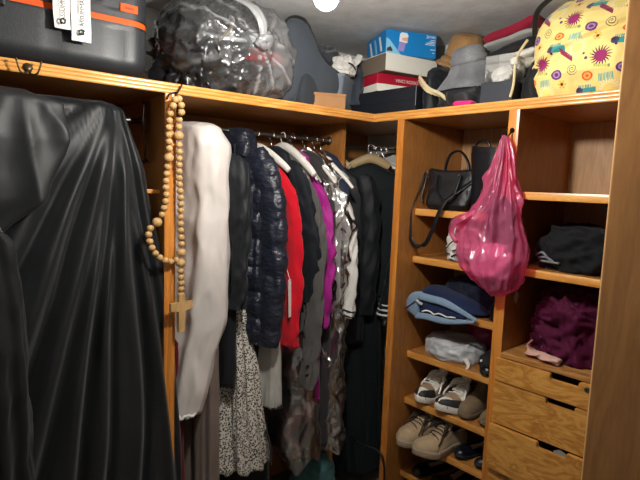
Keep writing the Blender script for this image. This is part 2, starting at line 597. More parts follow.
# ------------------------------------------------------------------ camera
cam = bpy.data.cameras.new('camera')
cam.sensor_width = 36.0
cam.lens = 505.8 * 36 / 640
cam.clip_start = 0.02
co = bpy.data.objects.new('camera', cam)
COL.objects.link(co)
pit, rol, yaw = 0.1085, 0.0378, 0.7416
fw = Vector((math.sin(yaw) * math.cos(pit), math.cos(yaw) * math.cos(pit), -math.sin(pit)))
rt = Vector((math.cos(yaw), -math.sin(yaw), 0))
up = rt.cross(fw)
r2 = rt * math.cos(rol) + up * math.sin(rol)
u2 = -rt * math.sin(rol) + up * math.cos(rol)
M = Matrix((r2, u2, -fw)).transposed().to_4x4()
M.translation = Vector((0, 0, 1.6))
co.matrix_world = M
sc.camera = co
w = bpy.data.worlds.new('world')
sc.world = w
w.use_nodes = True
w.node_tree.nodes['Background'].inputs['Color'].default_value = (0.05, 0.055, 0.06, 1)
sc.view_settings.view_transform = 'Standard'
sc.view_settings.look = 'None'
sc.view_settings.exposure = 0.5
sc.view_settings.gamma = 1.0
sc.view_settings.use_curve_mapping = False
sc.cycles.use_denoising = True
sc.cycles.max_bounces = 10
sc.cycles.transparent_max_bounces = 16
# ------------------------------------------------------------------ cloth builders
def sgnp(v, p):
    return math.copysign(abs(v) ** p, v)


def cloth_loop(bm, keys, n=84, m=70, folds=((7, 1.0, 0.0),), seed=0, wr=0.006, wf=9.0, cap=True, extra=None, hem=0.0, drift=1.0, ex=0.75, sharp=False):
    """closed hanging cloth. keys: (z, y centre, x centre, half width along y, half thickness along x, fold amplitude), from the top down"""
    zt, zb = keys[0][0], keys[-1][0]
    K = [((zt - k[0]) / (zt - zb),) + tuple(k[1:]) for k in keys]
    rings = []
    for j in range(m + 1):
        u = j / m
        z = zt + (zb - zt) * u
        yc, xc, w, t, fa = lerpk(K, u)
        ring = []
        for i in range(n):
            th = 2 * PI * i / n
            c, s = math.cos(th), math.sin(th)
            f = 0.0
            for k, a, ph in folds:
                sn = math.sin(k * th * (0.5 if sharp else 1) + ph + drift * 0.9 * N3(seed + k, u * 2.2, 0.3 * k))
                f += a * ((2 * abs(sn) ** 0.75 - 1.1) if sharp else sn)
            f = f * fa
            y = yc + w * sgnp(c, 0.85) + 0.35 * f * c
            x = xc + t * sgnp(s, ex) + f * s
            wp = 0.35 * N3(y * wf * .6, z * wf * .4, seed + 5.0)
            wv = 1.5 * wr * (0.75 * fbm(y * wf + seed, x * wf * 1.3, z * wf * 0.55 + seed, 3) + 0.7 * (ridge(y * wf * .8 + seed + wp, x * wf, z * wf * .38 + wp, 2) - 0.75))
            x += wv * s
            y += wv * c * 0.6
            zz = z
            if hem and u > 0.75:
                q = (u - 0.75) / 0.25
                zz += hem * q * (N3(c * 1.6 + seed, s * 1.6, 3.1) + 0.5 * math.sin(folds[0][0] * th))
            if extra:
                x, y, zz = extra(x, y, zz, u, th, c, s)
            ring.append((x, y, zz))
        rings.append(ring)
    loft(bm, rings, True, cap, cap)
    return bm


def sleeve(bm, pts, keys, flat=0.6, seed=0, wr=0.006, n=36, per=22):
    def rf(u, th, p):
        q = p.z * 9 + math.sin(th + seed) * .6
        return 2.2 * wr * (0.6 * fbm(p.x * 9 + seed + math.cos(th) * 1.2, p.y * 9 + math.sin(th) * 1.2, p.z * 12 + seed, 2) + 0.8 * (ridge(math.cos(th) * .9 + seed, math.sin(th) * .9, q, 2) - .75)) * (0.6 + u)
    tube(bm, pts, keys, n, flat, True, per, up=(0, 1, 0), rf=rf)
    return bm


BLK = fabric('black_cloth', (16, 20, 25), 0.6, 0.12, 0.15, 200, 0.35, 0.1)
BLKSAT = fabric('black_satin', (12, 16, 20), 0.54, 0.18, 0.1, 60, 0.5, 0.08, (1, 1, 0.3), 0.004, 0.25)
NEARBLK = fabric('deep_black_cloth', (14, 16, 19), 0.7, 0.2, 0.3, 120, 0.3, 0.2)
NAVYB = fabric('blue_black_cloth', (15, 20, 28), 0.75, 0.12, 0.2, 300, 0.3, 0.1)
PUFF = fabric('navy_nylon', (29, 33, 46), 0.36, 0.08, 0.8, 34, 0.5, 0.08, (1, 1, 2.0), 0.009, 0.7)
SATIN = fabric('ivory_satin', (204, 197, 192), 0.33, 0.2, 0.15, 30, 0.5, 0.05, (1, 1, 0.35), 0.006, 0.9)
TAUPE = fabric('taupe_cloth', (120, 106, 98), 0.55, 0.2, 0.15, 40, 0.35, 0.08, (1, 1, 0.3), 0.004)
MAROON = fabric('dark_red_cloth', (96, 16, 24), 0.7, 0.2, 0.2, 120)
RED = fabric('scarlet_wool', (196, 16, 36), 0.9, 0.3, 0.3, 350, 0.2, 0.06)
GREY = fabric('charcoal_knit', (84, 82, 80), 0.95, 0.3, 0.5, 420, 0.15, 0.1, (1, 1, 0.5))
LGREY = fabric('pale_grey_linen', (176, 174, 168), 0.85, 0.2, 0.3, 160, 0.2, 0.12, (3, 3, 0.4))
MAG = fabric('magenta_crepe', (160, 26, 130), 0.6, 0.3, 0.2, 90, 0.3, 0.08)
WHITE = fabric('white_cotton', (222, 220, 214), 0.8, 0.2, 0.2, 160, 0.2, 0.04)
DTEAL = fabric('dark_teal_cloth', (11, 21, 25), 0.75, 0.1, 0.2, 200, 0.3, 0.1)
NAVY = fabric('navy_cloth', (24, 32, 56), 0.75, 0.2, 0.2, 200, 0.3, 0.1)
CORAL, nt_, b_, o_ = new_mat('coral_print')
tc = nt_.nodes.new('ShaderNodeTexCoord')
vo = nt_.nodes.new('ShaderNodeTexVoronoi'); vo.inputs['Scale'].default_value = 16
nz = nt_.nodes.new('ShaderNodeTexNoise'); nz.inputs['Scale'].default_value = 7; nz.inputs['Detail'].default_value = 5
nt_.links.new(tc.outputs['Object'], nz.inputs['Vector']); nt_.links.new(tc.outputs['Object'], vo.inputs['Vector'])
cr = nt_.nodes.new('ShaderNodeValToRGB')
for p, c in ((0.0, (46, 36, 36)), (0.42, (92, 62, 60)), (0.5, (206, 84, 76)), (0.58, (236, 190, 190)), (0.66, (96, 88, 86))):
    e = cr.color_ramp.elements.new(p); e.color = rgb(c)
nt_.links.new(nz.outputs['Fac'], cr.inputs['Fac']); nt_.links.new(cr.outputs['Color'], b_.inputs['Base Color'])
b_.inputs['Roughness'].default_value = 0.8
LEOP, nt_, b_, o_ = new_mat('dark_speckled_print')
tc = nt_.nodes.new('ShaderNodeTexCoord')
nz = nt_.nodes.new('ShaderNodeTexVoronoi'); nz.inputs['Scale'].default_value = 135; nz.inputs['Randomness'].default_value = 1.0
nt_.links.new(tc.outputs['Object'], nz.inputs['Vector'])
cr = nt_.nodes.new('ShaderNodeValToRGB'); cr.color_ramp.interpolation = 'LINEAR'
cr.color_ramp.elements[0].position = 0.42; cr.color_ramp.elements[0].color = rgb((24, 22, 22))
cr.color_ramp.elements[1].position = 0.50; cr.color_ramp.elements[1].color = rgb((206, 200, 190))
nt_.links.new(nz.outputs['Distance'], cr.inputs['Fac']); nt_.links.new(cr.outputs['Color'], b_.inputs['Base Color'])
b_.inputs['Roughness'].default_value = 0.8
FILM = film('clear_film', (240, 242, 244), 0.06, 0.34, 0.22, 22, 1.0, None, 0.38, 0.6)
BUTTON = plain('dark_button', (16, 16, 16), 0.3)
TAGW = plain('white_card', (232, 232, 228), 0.7)


def garment(name, label, cat, s, yaw, z=None, d=None, group=None):
    return thing(name, label, cat, LW(s, ROD_D if d is None else d, ROD_Z if z is None else z), RL + yaw, group)


def top_keys(w, t, amp, zb, wb=None, tb=None, ab=None, xs=0.0, ys=0.0, drop=0.07, z0=-0.055):
    """shoulders then a straight fall to zb"""
    wb, tb, ab = wb or w, tb or t, ab or amp
    return [(z0, 0, 0, 0.035, 0.022, 0), (z0 - 0.012, 0, 0, 0.062, 0.03, 0), (z0 - 0.03, 0, 0, 0.10, 0.036, 0), (z0 - drop * .8, 0, 0, w * 0.86, t * .85, amp * .1),
            (z0 - drop * 1.25, 0, 0, w, t, amp * .25), (z0 - 0.30, ys * .2, xs * .2, w, t, amp * .6), (zb, ys, xs, wb, tb, ab)]


# ---- black gown filling the left bay
def gown_fold(G, sg, amp, ks, zpow=0.7):
    def ex(x, y, z, u, th, c, s):
        if s < 0:
            r = math.hypot(y - G[0], z - G[1])
            ph = math.atan2(y - G[0], G[1] - z + 0.02)
            f = 0.0
            for k, a, p in ks:
                q = math.sin(k * ph + p + 0.6 * N3(ph * 3, z * 1.2, sg))
                f += a * (2.0 * abs(q) ** 0.8 - 1)
            m = 0.45 + 0.9 * abs(N3(ph * 2.3 + sg, z * 0.6, 1.7 + sg))
            x += -amp * min(1.0, r / 0.6) ** zpow * f * m * min(1, (-s) * 1.8) * (1.0 - 0.65 * max(0.0, min(1.0, (y - 0.02) / 0.15)) * max(0.0, min(1.0, (z + 0.75) / .2)))
            for i, (pc, dep, wid) in enumerate(CREASES):
                q = (ph - pc - 0.035 * N3(r * 1.4, i * 3.1, 0.4)) * r / wid
                if abs(q) < 6:
                    g_ = min(1.0, r / 0.25) * min(1, (-s) * 1.8)
                    x += g_ * dep * (math.exp(-q * q) - 0.75 * math.exp(-((q - 2.2) / 1.5) ** 2) - 0.35 * math.exp(-((q + 2.6) / 1.9) ** 2))
        return x, y, z
    return ex


CREASES = ((-0.045, 0.030, 0.016), (0.045, 0.026, 0.014), (0.135, 0.040, 0.016), (0.215, 0.032, 0.018), (0.33, 0.036, 0.018), (0.50, 0.026, 0.020), (-0.13, 0.024, 0.014))
gA = garment('long_gown', 'long black satin gown with radiating folds filling the left bay', 'gown', 1.33, PI / 2, 1.85, 0.085)
bm = nb()
cloth_loop(bm, [(0.0, 0.0, 0.03, 0.22, 0.02, 0), (-0.02, 0.0, 0.02, 0.255, 0.045, 0), (-0.25, -.01, 0, 0.312, 0.06, 0.2), (-0.68, -.02, -0.03, 0.390, 0.075, .5), (-1.35, -.02, -0.04, 0.430, 0.09, 1.0), (-1.74, -.02, -0.05, 0.440, 0.10, 1.0)],
           460, 120, ((3, 0.003, 0.5), (5, 0.003, 2.0)), 3, 0.005, 3.0, True, gown_fold((-0.235, 0.03), 1.0, 0.030, ((8.5, 0.62, 0.9), (15, 0.34, 1.2))), 0.0, 1.0)
obj('skirt', bm, BLKSAT, gA)
gB = garment('wrap_top', 'black satin wrap top with slanted hem, at the far left', 'top', 1.50, PI / 2, 1.845, -0.030)
bm = nb()


def slant(x, y, z, u, th, c, s):
    # right part of the hem climbs: the edge runs down from the left towards the fold
    zz = -0.02 + (z + 0.02) * (1.0 - 0.06 * max(0, min(1, (0.25 - y) / 0.5)))
    if s < 0:
        ph = math.atan2(y + 0.10, 0.05 - z)
        x -= 0.014 * (1 - 2 * abs(math.sin(6 * ph + 0.7))) * min(1, u * 2)
    return x, y, zz


cloth_loop(bm, [(0.0, 0, 0.03, 0.12, 0.02, 0), (-0.03, 0, 0.02, 0.22, 0.03, 0), (-0.15, 0, 0.0, 0.235, 0.035, 0.5), (-0.33, 0.03, -0.005, 0.20, 0.035, 1.0), (-0.44, 0.08, 0.0, 0.13, 0.03, 1.0), (-0.50, 0.12, 0.0, 0.05, 0.02, 1.0)],
           110, 60, ((4, 0.006, 0.5), (7, 0.004, 2.0)), 9, 0.006, 5.0, True, slant, 0, 1.0)
obj('bodice', bm, BLKSAT, gB)
bm = nb(); tube(bm, [(-0.045, -0.02, -0.36), (-0.048, -0.045, -0.41), (-0.045, -0.055, -0.46)], 0.003, 8)
obj('zipper', bm, M_CHROME, gB)
gC = garment('lace_dress', 'dull black lace dress hanging below the slanted hem of the wrap top', 'dress', 1.53, PI / 2, 1.46, -0.075)
bm = nb()
cloth_loop(bm, [(0.0, 0, 0.0, 0.06, 0.02, 0), (-0.05, 0, 0.0, 0.10, 0.035, .3), (-0.3, 0, 0.0, 0.13, 0.045, 0.6), (-1.3, 0, 0.0, 0.16, 0.05, 1.0)],
           120, 70, ((9, 0.012, 0.5), (13, 0.008, 2.0)), 19, 0.016, 9.0, True, None, 0.02, 1.0)
obj('skirt', bm, NEARBLK, gC)

# ---- leather belt hanging on the left face of the upright
bt = thing('leather_belt', 'dark brown leather belt hanging on the upright beside the black gown', 'belt', LW(0.985, 0.16, 1.862), RL)
bm = nb()
tube(bm, [(0.0, 0.0, 0.0), (-0.004, -0.004, -0.07), (0.002, 0.004, -0.16), (0.004, 0.0, -0.20), (0.010, 0.012, -0.16), (0.012, 0.008, -0.05), (0.010, 0.004, 0.0), (0.004, 0.0, 0.012), (0.0, 0.0, 0.0)], 0.018, 10, 0.12, True, 8, up=(0.3, 1, 0))
obj('strap', bm, plain('brown_leather', (74, 50, 34), 0.5, 0, 0.4, 0.3, 90), bt)
bm = nb(); tube(bm, [(-0.001, -0.018, -0.055), (-0.001, 0.018, -0.055), (-0.001, 0.018, -0.095), (-0.001, -0.018, -0.095), (-0.001, -0.018, -0.055)], 0.003, 8, smooth=False)
obj('buckle', bm, M_BRONZE, bt)

# ---- ivory satin gown
g = garment('satin_gown', 'ivory satin gown hanging just right of the fluted upright with bead string', 'gown', 0.800, 0.26)
bm = nb()
cloth_loop(bm, [(0.012, 0.02, 0.0, 0.11, 0.03, 0), (0.005, 0.0, 0.0, 0.16, 0.055, 0), (-0.015, 0.0, 0, 0.20, 0.078, 0.1), (-0.08, -0.008, 0.004, 0.228, 0.092, 0.3), (-0.3, -0.012, 0.006, 0.238, 0.090, 0.7), (-0.75, -0.010, -0.01, 0.235, 0.090, 1.0), (-0.98, 0.0, -0.055, 0.215, 0.082, 1.0), (-1.13, 0.0, -0.085, 0.20, 0.074, 1.0)],
           130, 120, ((5, 0.009, 0.4), (8, 0.009, 1.9), (15, 0.005, 0.2)), 31, 0.012, 7.0, True, None, 0.03, 1.6)
obj('drape', bm, SATIN, g)
bm = nb()
pts = []
for i in range(49):
    th = PI * (0.98 + 1.04 * i / 48)
    c, s_ = math.cos(th), math.sin(th)
    pts.append((-0.085 + 0.076 * sgnp(s_, 0.75) + 0.004 * math.sin(i * 1.3), 0.0 + 0.202 * sgnp(c, 0.85), -1.125 + 0.006 * math.sin(i * 2.1) + 0.02 * N3(c * 1.6 + 31, s_ * 1.6, 3.1)))
tube(bm, pts, 0.006, 8, 1.0, True, 2)
obj('lace_hem', bm, WHITE, g)

g = garment('taupe_dress', 'long taupe dress with straight folds hanging behind ivory satin gown', 'dress', 0.765, 0.20)
bm = nb()
cloth_loop(bm, top_keys(0.18, 0.03, 0.6, -1.58, 0.19, 0.048, 1.0), 110, 60, ((10, 0.014, 0.4), (18, 0.006, 1.9)), 41, 0.008, 5, True, None, 0.02, 1.0, 0.75, True)
obj('skirt', bm, TAUPE, g)
g = garment('dark_red_dress', 'dark red dress seen low down below the ivory satin hem', 'dress', 0.885, 0.08, 1.02)
bm = nb()
cloth_loop(bm, [(0, 0, 0, .08, .02, 0), (-.05, 0, 0, .15, .03, .2), (-.3, 0, 0, .17, .035, .6), (-.85, 0, 0, .18, .042, .8)], 90, 50, ((5, 0.008, 0.4), (9, 0.004, 1.9)), 43, 0.006, 5, True, None, 0.02, 1.0)
obj('skirt', bm, MAROON, g)

# ---- black coat
g = garment('black_coat', 'plain black coat between ivory satin gown and navy quilted jacket', 'coat', 0.700, 0.24)
bm = nb()
cloth_loop(bm, top_keys(0.195, 0.042, 0.8, -1.06, 0.20, 0.045, 1.0), 100, 70, ((4, 0.010, 0.4), (7, 0.010, 1.9)), 53, 0.010, 7, True, None, 0.03, 1.0)
obj('body', bm, BLK, g)
bm = nb(); sleeve(bm, [(0, -0.165, -0.13), (0.0, -0.203, -0.22), (0.002, -0.215, -0.45), (0.0, -0.205, -0.72)], [(0, 0.04), (0.2, 0.055), (1, 0.042)], 0.75, 3)
obj('sleeve', bm, BLK, g)
bm = nb(); tube(bm, [(-0.03, -0.05, -0.075), (-0.035, 0.0, -0.045), (-0.03, 0.06, -0.06)], 0.016, 10, 1.0)
obj('collar', bm, BLK, g)
bm = nb(); lathe(bm, [(0, 0), (0.008, 0), (0.008, 0.003), (0, 0.003)], 14, (-0.048, -0.12, -0.89), 'x'); obj('button', bm, M_STEEL, g)

# ---- navy quilted jacket
g = garment('puffer_jacket', 'shiny navy quilted puffer jacket hanging left of the red cardigan', 'jacket', 0.565, 0.30)
PITCH = 0.112


def quilt(amp, off=0.0):
    def ex(x, y, z, u, th, c, s):
        q = abs(math.sin(PI * (z + off + 0.010 * N3(y * 7, x * 7, z * 3)) / PITCH)) ** 0.55
        q -= 0.55
        vs = abs(math.sin(PI * (y - 0.02) / 0.17)) ** 0.35 - 0.5 if s < 0 else 0.2
        k = min(1.0, u * 6)
        x += math.copysign(1, s) * min(1, abs(s) * 2.2) * amp * k * (q + 0.45 * vs)
        y += c * amp * 0.7 * k * q
        cr = 0.007 * ridge(y * 26, x * 26, z * 13, 3)
        x -= math.copysign(cr, s) * k
        return x, y, z
    return ex


bm = nb()
cloth_loop(bm, top_keys(0.175, 0.062, 0.3, -0.90, 0.185, 0.064, 0.8, drop=0.15), 120, 150, ((4, 0.008, 0.4), (7, 0.005, 1.9)), 63, 0.012, 9, True, quilt(0.015), 0.0, 1.0)
obj('body', bm, PUFF, g)
bm = nb()


def qrf(u, th, p):
    return 0.010 * (abs(math.sin(PI * (p.z + 0.03 + .008 * math.sin(th * 2)) / PITCH)) ** 0.6 - 0.5) + 0.005 * ridge(p.x * 14 + math.cos(th) * 1.4, p.y * 14 + math.sin(th) * 1.4, p.z * 20, 3) + .006 * N3(math.cos(th) * 1.5, math.sin(th) * 1.5, p.z * 9)


tube(bm, [(0.002, -0.10, -0.10), (0.010, -0.165, -0.20), (0.016, -0.205, -0.36), (0.018, -0.215, -0.60), (0.008, -0.205, -0.90)], [(0, 0.05), (0.15, 0.066), (0.8, 0.062), (1, 0.046)], 44, 0.62, True, 26, up=(0, 1, 0), rf=qrf)
obj('sleeve', bm, PUFF, g)
bm = nb()
cloth_loop(bm, [(0.012, 0.0, 0, 0.05, 0.028, 0), (0.02, 0.0, 0, 0.072, 0.042, 0), (-0.02, -0.005, 0, 0.085, 0.05, 0), (-0.06, -0.012, 0, 0.095, 0.052, 0), (-0.11, -0.02, 0, 0.09, 0.05, 0)], 60, 24, ((4, 0.003, 0.4),), 66, 0.010, 14)
obj('collar', bm, PUFF, g)
bm = nb(); tube(bm, [(-0.066, -0.06, -0.06), (-0.078, -0.075, -0.3), (-0.080, -0.08, -0.6), (-0.078, -0.08, -0.88)], 0.004, 8); obj('zipper', bm, NEARBLK, g)
cg = thing('care_tag', 'white paper tag hanging from the navy quilted jacket by red cardigan', 'tag', LW(0.425, 0.01, 1.20), RL + 0.55)
bm = nb(); box(bm, -0.013, 0.013, -0.0006, 0.0006, -0.165, 0.0, 0.0)
for v in bm.verts:
    v.co.x += -0.10 * v.co.z * 0.9 * 1.0 - 0.0
obj('card', bm, TAGW, cg, smooth=False)
bm = nb(); tube(bm, [(0, 0, 0), (0.004, 0.012, 0.03), (-0.004, 0.02, 0.06)], 0.0012, 6); obj('string', bm, TAGW, cg)

# ---- scarlet cardigan
g = garment('red_cardigan', 'scarlet red cardigan on a white hanger', 'cardigan', 0.460, 0.28)
bm = nb()
cloth_loop(bm, top_keys(0.17, 0.026, 0.5, -0.95, 0.185, 0.030, 1.0, drop=0.16, z0=-0.085), 100, 60, ((4, 0.006, 0.9), (6, 0.004, 1.9)), 73, 0.006, 5, True, None, 0.05, 1.0)
obj('body', bm, RED, g)
bm = nb(); sleeve(bm, [(0.0, -0.10, -0.17), (0.006, -0.175, -0.27), (0.012, -0.215, -0.45), (0.012, -0.218, -0.92)], [(0, 0.036), (0.15, 0.048), (0.8, 0.046), (1, 0.040)], 0.5, 5, 0.006)
obj('sleeve', bm, RED, g)

# ---- black cardigan, charcoal cardigan
g = garment('black_cardigan', 'black cardigan hanging between scarlet cardigan and charcoal one', 'cardigan', 0.385, 0.26)
bm = nb()
cloth_loop(bm, top_keys(0.175, 0.026, 0.5, -0.78, 0.19, 0.034, 1.0, xs=0.035, drop=0.16, z0=-0.05), 100, 60, ((4, 0.006, 0.9), (6, 0.005, 1.9)), 83, 0.006, 5, True, None, 0.03, 1.0)
obj('body', bm, NAVYB, g)
bm = nb(); sleeve(bm, [(0.0, -0.10, -0.13), (0.008, -0.170, -0.24), (0.028, -0.215, -0.45), (0.052, -0.222, -0.74)], [(0, 0.036), (0.15, 0.048), (0.8, 0.054), (1, 0.05)], 0.5, 7, 0.006)
obj('sleeve', bm, NAVYB, g)
g = garment('grey_cardigan', 'charcoal grey knitted cardigan with dark buttons on the cuff', 'cardigan', 0.325, 0.22)
bm = nb()
cloth_loop(bm, top_keys(0.18, 0.025, 0.5, -0.90, 0.18, 0.028, 1.0, drop=0.21, z0=-0.075), 100, 60, ((4, 0.005, 0.9), (6, 0.004, 1.9)), 93, 0.006, 5, True, None, 0.03, 1.0)
obj('body', bm, GREY, g)
bm = nb(); sleeve(bm, [(-0.004, -0.095, -0.18), (-0.002, -0.175, -0.29), (0.004, -0.222, -0.46), (-0.004, -0.226, -0.80), (-0.026, -0.224, -1.125)], [(0, 0.036), (0.12, 0.052), (0.5, 0.046), (1, 0.042)], 0.52, 9, 0.006)
sl = obj('sleeve', bm, GREY, g)
for k in range(3):
    bm = nb(); lathe(bm, [(0, -0.002), (0.007, -0.002), (0.008, 0.0), (0.007, 0.003), (0, 0.003)], 14, (0, 0, 0), 'x')
    o = obj('button', bm, BUTTON, sl, (-0.046, -0.236, -1.095 + 0.042 * k), 0.9)
bm = nb(); box(bm, -0.036, -0.030, -0.19, -0.10, -0.335, -0.322, 0.003); obj('pocket_edge', bm, NEARBLK, g)

# ---- white blouse edge, magenta dress
g = garment('white_blouse', 'white blouse showing as a thin strip beside the magenta dress', 'blouse', 0.290, 0.16)
bm = nb()
cloth_loop(bm, top_keys(0.18, 0.014, 0.5, -0.88, 0.20, 0.016, 1.0, drop=0.22, z0=-0.06), 80, 50, ((4, 0.003, 0.9), (6, 0.002, 1.9)), 103, 0.004, 5, True, None, 0.02, 1.0)
obj('body', bm, WHITE, g)
g = garment('magenta_dress', 'magenta dress hanging between charcoal cardigan and clear garment cover', 'dress', 0.275, 0.22)
bm = nb()
cloth_loop(bm, top_keys(0.185, 0.024, 0.5, -1.22, 0.205, 0.038, 1.0, xs=0.015, drop=0.20, z0=-0.06), 110, 80, ((6, 0.007, 0.9), (10, 0.005, 1.9)), 113, 0.008, 6, True, None, 0.03, 1.0)
obj('skirt', bm, MAG, g)
bm = nb(); sleeve(bm, [(0.0, -0.10, -0.19), (0.008, -0.17, -0.28), (0.02, -0.214, -0.5), (0.022, -0.20, -0.86)], [(0, 0.03), (0.15, 0.036), (0.7, 0.046), (1, 0.03)], 0.55, 17, 0.008)
obj('sleeve', bm, MAG, g)

# ---- clothes under a clear cover by the divider
g = garment('monochrome_jacket', 'white jacket with black trim inside the clear garment cover', 'jacket', 0.150, 0.44)
bm = nb()
cloth_loop(bm, top_keys(0.17, 0.026, 0.5, -0.80, 0.17, 0.030, 1.0, drop=0.22, z0=-0.06), 100, 60, ((4, 0.006, 0.9), (6, 0.004, 1.9)), 123, 0.010, 7, True, None, 0.03, 1.0)
obj('body', bm, WHITE, g)
bm = nb(); sleeve(bm, [(0.0, -0.09, -0.20), (0.006, -0.155, -0.30), (0.012, -0.20, -0.5), (0.018, -0.195, -0.84)], [(0, 0.03), (0.15, 0.040), (0.7, 0.042), (1, 0.036)], 0.6, 21, 0.006)
sl = obj('sleeve', bm, WHITE, g)
for zz in (-0.80, -0.825):
    bm = nb(); tube(bm, [(0.018 + 0.026 * math.cos(a), -0.196 + 0.042 * math.sin(a), zz + 0.012 * math.sin(a)) for a in [2 * PI * k / 20 for k in range(21)]], 0.004, 6, 1, False)
    obj('trim', bm, NEARBLK, sl)
g = garment('black_dress', 'long black dress inside the clear garment cover with white jacket', 'dress', 0.205, 0.36)
bm = nb()
cloth_loop(bm, top_keys(0.18, 0.024, 0.5, -1.45, 0.19, 0.034, 1.0, drop=0.20, z0=-0.06), 100, 60, ((5, 0.006, 0.9), (8, 0.004, 1.9)), 133, 0.008, 7, True, None, 0.03, 1.0)
obj('skirt', bm, fabric('dusty_black', (52, 50, 52), 0.8, 0.3, 0.2, 140), g)
g = garment('garment_cover', 'long clear plastic garment cover over black dress and white jacket', 'garment cover', 0.165, 0.42)


def crumple(amp, f, seed):
    def ex(x, y, z, u, th, c, s):
        r = amp * (ridge(x * f + seed, y * f, z * f * 0.6, 2) - 0.6)
        return x + r * s, y + r * c * 0.8, z
    return ex


bm = nb()
cloth_loop(bm, [(-0.045, 0, 0, 0.03, 0.03, 0), (-0.06, 0, 0, 0.06, 0.042, .0), (-0.15, 0, 0, 0.13, 0.052, .2), (-0.28, -0.005, 0, 0.20, 0.058, 0.5), (-0.40, -0.01, 0, 0.23, 0.060, 1), (-0.5, -0.0, 0, 0.215, 0.058, 1), (-0.85, 0.0, 0.0, 0.215, 0.055, 1.0), (-1.2, 0.0, 0.0, 0.215, 0.052, 1.0), (-1.50, 0.0, 0.005, 0.22, 0.052, 1.0)],
           120, 130, ((5, 0.008, 0.9), (9, 0.005, 1.9)), 143, 0.010, 9, False, crumple(0.030, 12, 3), 0.03, 1.4)
obj('film', bm, FILM, g)
g = garment('coral_dress', 'coral and grey printed dress low down in crinkled clear plastic', 'dress', 0.285, 0.20, 1.33)
bm = nb()
cloth_loop(bm, [(0.0, 0, 0, 0.10, 0.02, 0), (-0.1, 0, 0, 0.17, 0.03, 0.4), (-0.5, 0, 0, 0.185, 0.05, 1.0), (-0.99, 0, 0, 0.20, 0.075, 1.0)], 100, 60, ((6, 0.010, 0.9), (9, 0.008, 1.9)), 153, 0.010, 7, True, None, 0.04, 1.0)
obj('skirt', bm, CORAL, g)
g = garment('dress_cover', 'crinkled clear plastic cover around the coral printed dress', 'garment cover', 0.285, 0.20, 1.33)
bm = nb()
cloth_loop(bm, [(0.02, 0, 0, 0.12, 0.03, 0), (-0.1, 0, 0, 0.19, 0.04, 0.4), (-0.5, 0, 0, 0.205, 0.062, 1.0), (-0.9, 0, 0, 0.222, 0.090, 1.0), (-1.03, 0, 0, 0.222, 0.088, 1.0)], 100, 80, ((6, 0.008, 0.9), (9, 0.006, 1.9)), 163, 0.010, 9, False, crumple(0.016, 11, 8), 0.05, 1.2)
obj('film', bm, FILM, g)

# ---- speckled dress, pale grey skirt
g = garment('speckled_dress', 'long black and cream speckled dress with deep folds, below the quilted jacket', 'dress', 0.600, 0.24, 1.40)
bm = nb()
cloth_loop(bm, [(0.0, 0.02, 0, 0.08, 0.02, 0), (-0.1, 0.02, 0, 0.12, 0.03, 0.2), (-0.42, 0.01, 0.0, 0.15, 0.045, 0.5), (-0.62, 0.0, 0.0, 0.19, 0.075, 0.8), (-1.02, 0.0, 0.0, 0.235, 0.112, 1.0)], 190, 90, ((12, 0.030, 0.9), (22, 0.012, 1.9)), 173, 0.006, 5, True, None, 0.02, 1.2, 0.75, True)
obj('skirt', bm, LEOP, g)
bm = nb(); tube(bm, [(0.045, -0.225, -0.86), (0.05, -0.252, -0.93), (0.048, -0.258, -1.00)], 0.011, 10, 0.5); obj('belt_end', bm, NEARBLK, g)
g = garment('grey_skirt', 'pale grey skirt with lace hem below the scarlet cardigan', 'skirt', 0.465, 0.22, 1.20)
bm = nb()
cloth_loop(bm, [(0.0, 0, 0, 0.15, 0.02, 0), (-0.1, 0, 0, 0.17, 0.035, 0.2), (-0.585, 0.0, 0.0, 0.19, 0.045, 1.0)], 120, 60, ((12, 0.010, 0.9), (22, 0.005, 1.9)), 183, 0.005, 5, True, None, 0.01, 0.8, 0.75, True)
obj('skirt', bm, LGREY, g)
bm = nb()
pts = [(0.046 * sgnp(math.sin(a), 0.75), 0.192 * sgnp(math.cos(a), 0.85), -0.588 + 0.004 * math.sin(a * 40)) for a in [2 * PI * k / 120 for k in range(121)]]
tube(bm, pts, 0.006, 6, 1.0, False); obj('lace_hem', bm, NEARBLK, g)

g = garment('shade_filler', 'added black cloth standing in for deep shade behind the speckled dress and pale grey skirt', 'trousers', 0.49, 0.05, 1.25, 0.30)  # black cloth added to darken the low back of the bay like shade
bm = nb()
cloth_loop(bm, [(0, 0, 0, .12, .02, 0), (-.3, 0, 0, .16, .05, .6), (-1.08, 0, 0, .17, .11, 1)], 110, 50, ((5, 0.010, 0.4), (9, 0.006, 1.9)), 191, 0.008, 5, True, None, 0.02, 1.0)
obj('legs', bm, NEARBLK, g)
# ---- corner bay: black clothes on the second rod
CD, CZ = 0.28, 1.80
g = garment('black_blazer', 'black blazer with sloping shoulder on a wooden hanger in the corner bay', 'blazer', 0.01, 0.70, CZ, CD + .03)
bm = nb()
cloth_loop(bm, top_keys(0.20, 0.045, 0.4, -1.0, 0.21, 0.055, 1.0, drop=0.11, z0=-0.085), 100, 70, ((4, 0.006, 0.4), (6, 0.005, 2.0)), 203, 0.006, 5, True, None, 0.02)
obj('body', bm, BLK, g)
bm = nb(); sleeve(bm, [(0.0, -0.16, -0.15), (0.004, -0.205, -0.25), (0.0, -0.222, -0.5), (0.0, -0.21, -0.85)], [(0, 0.04), (0.15, 0.055), (0.8, 0.05), (1, 0.045)], 0.7, 27, 0.004)
obj('sleeve', bm, BLK, g)
g = garment('track_jacket', 'black track jacket with three white stripes round the cuff', 'jacket', -0.195, 0.92, CZ, CD - .05)
bm = nb()
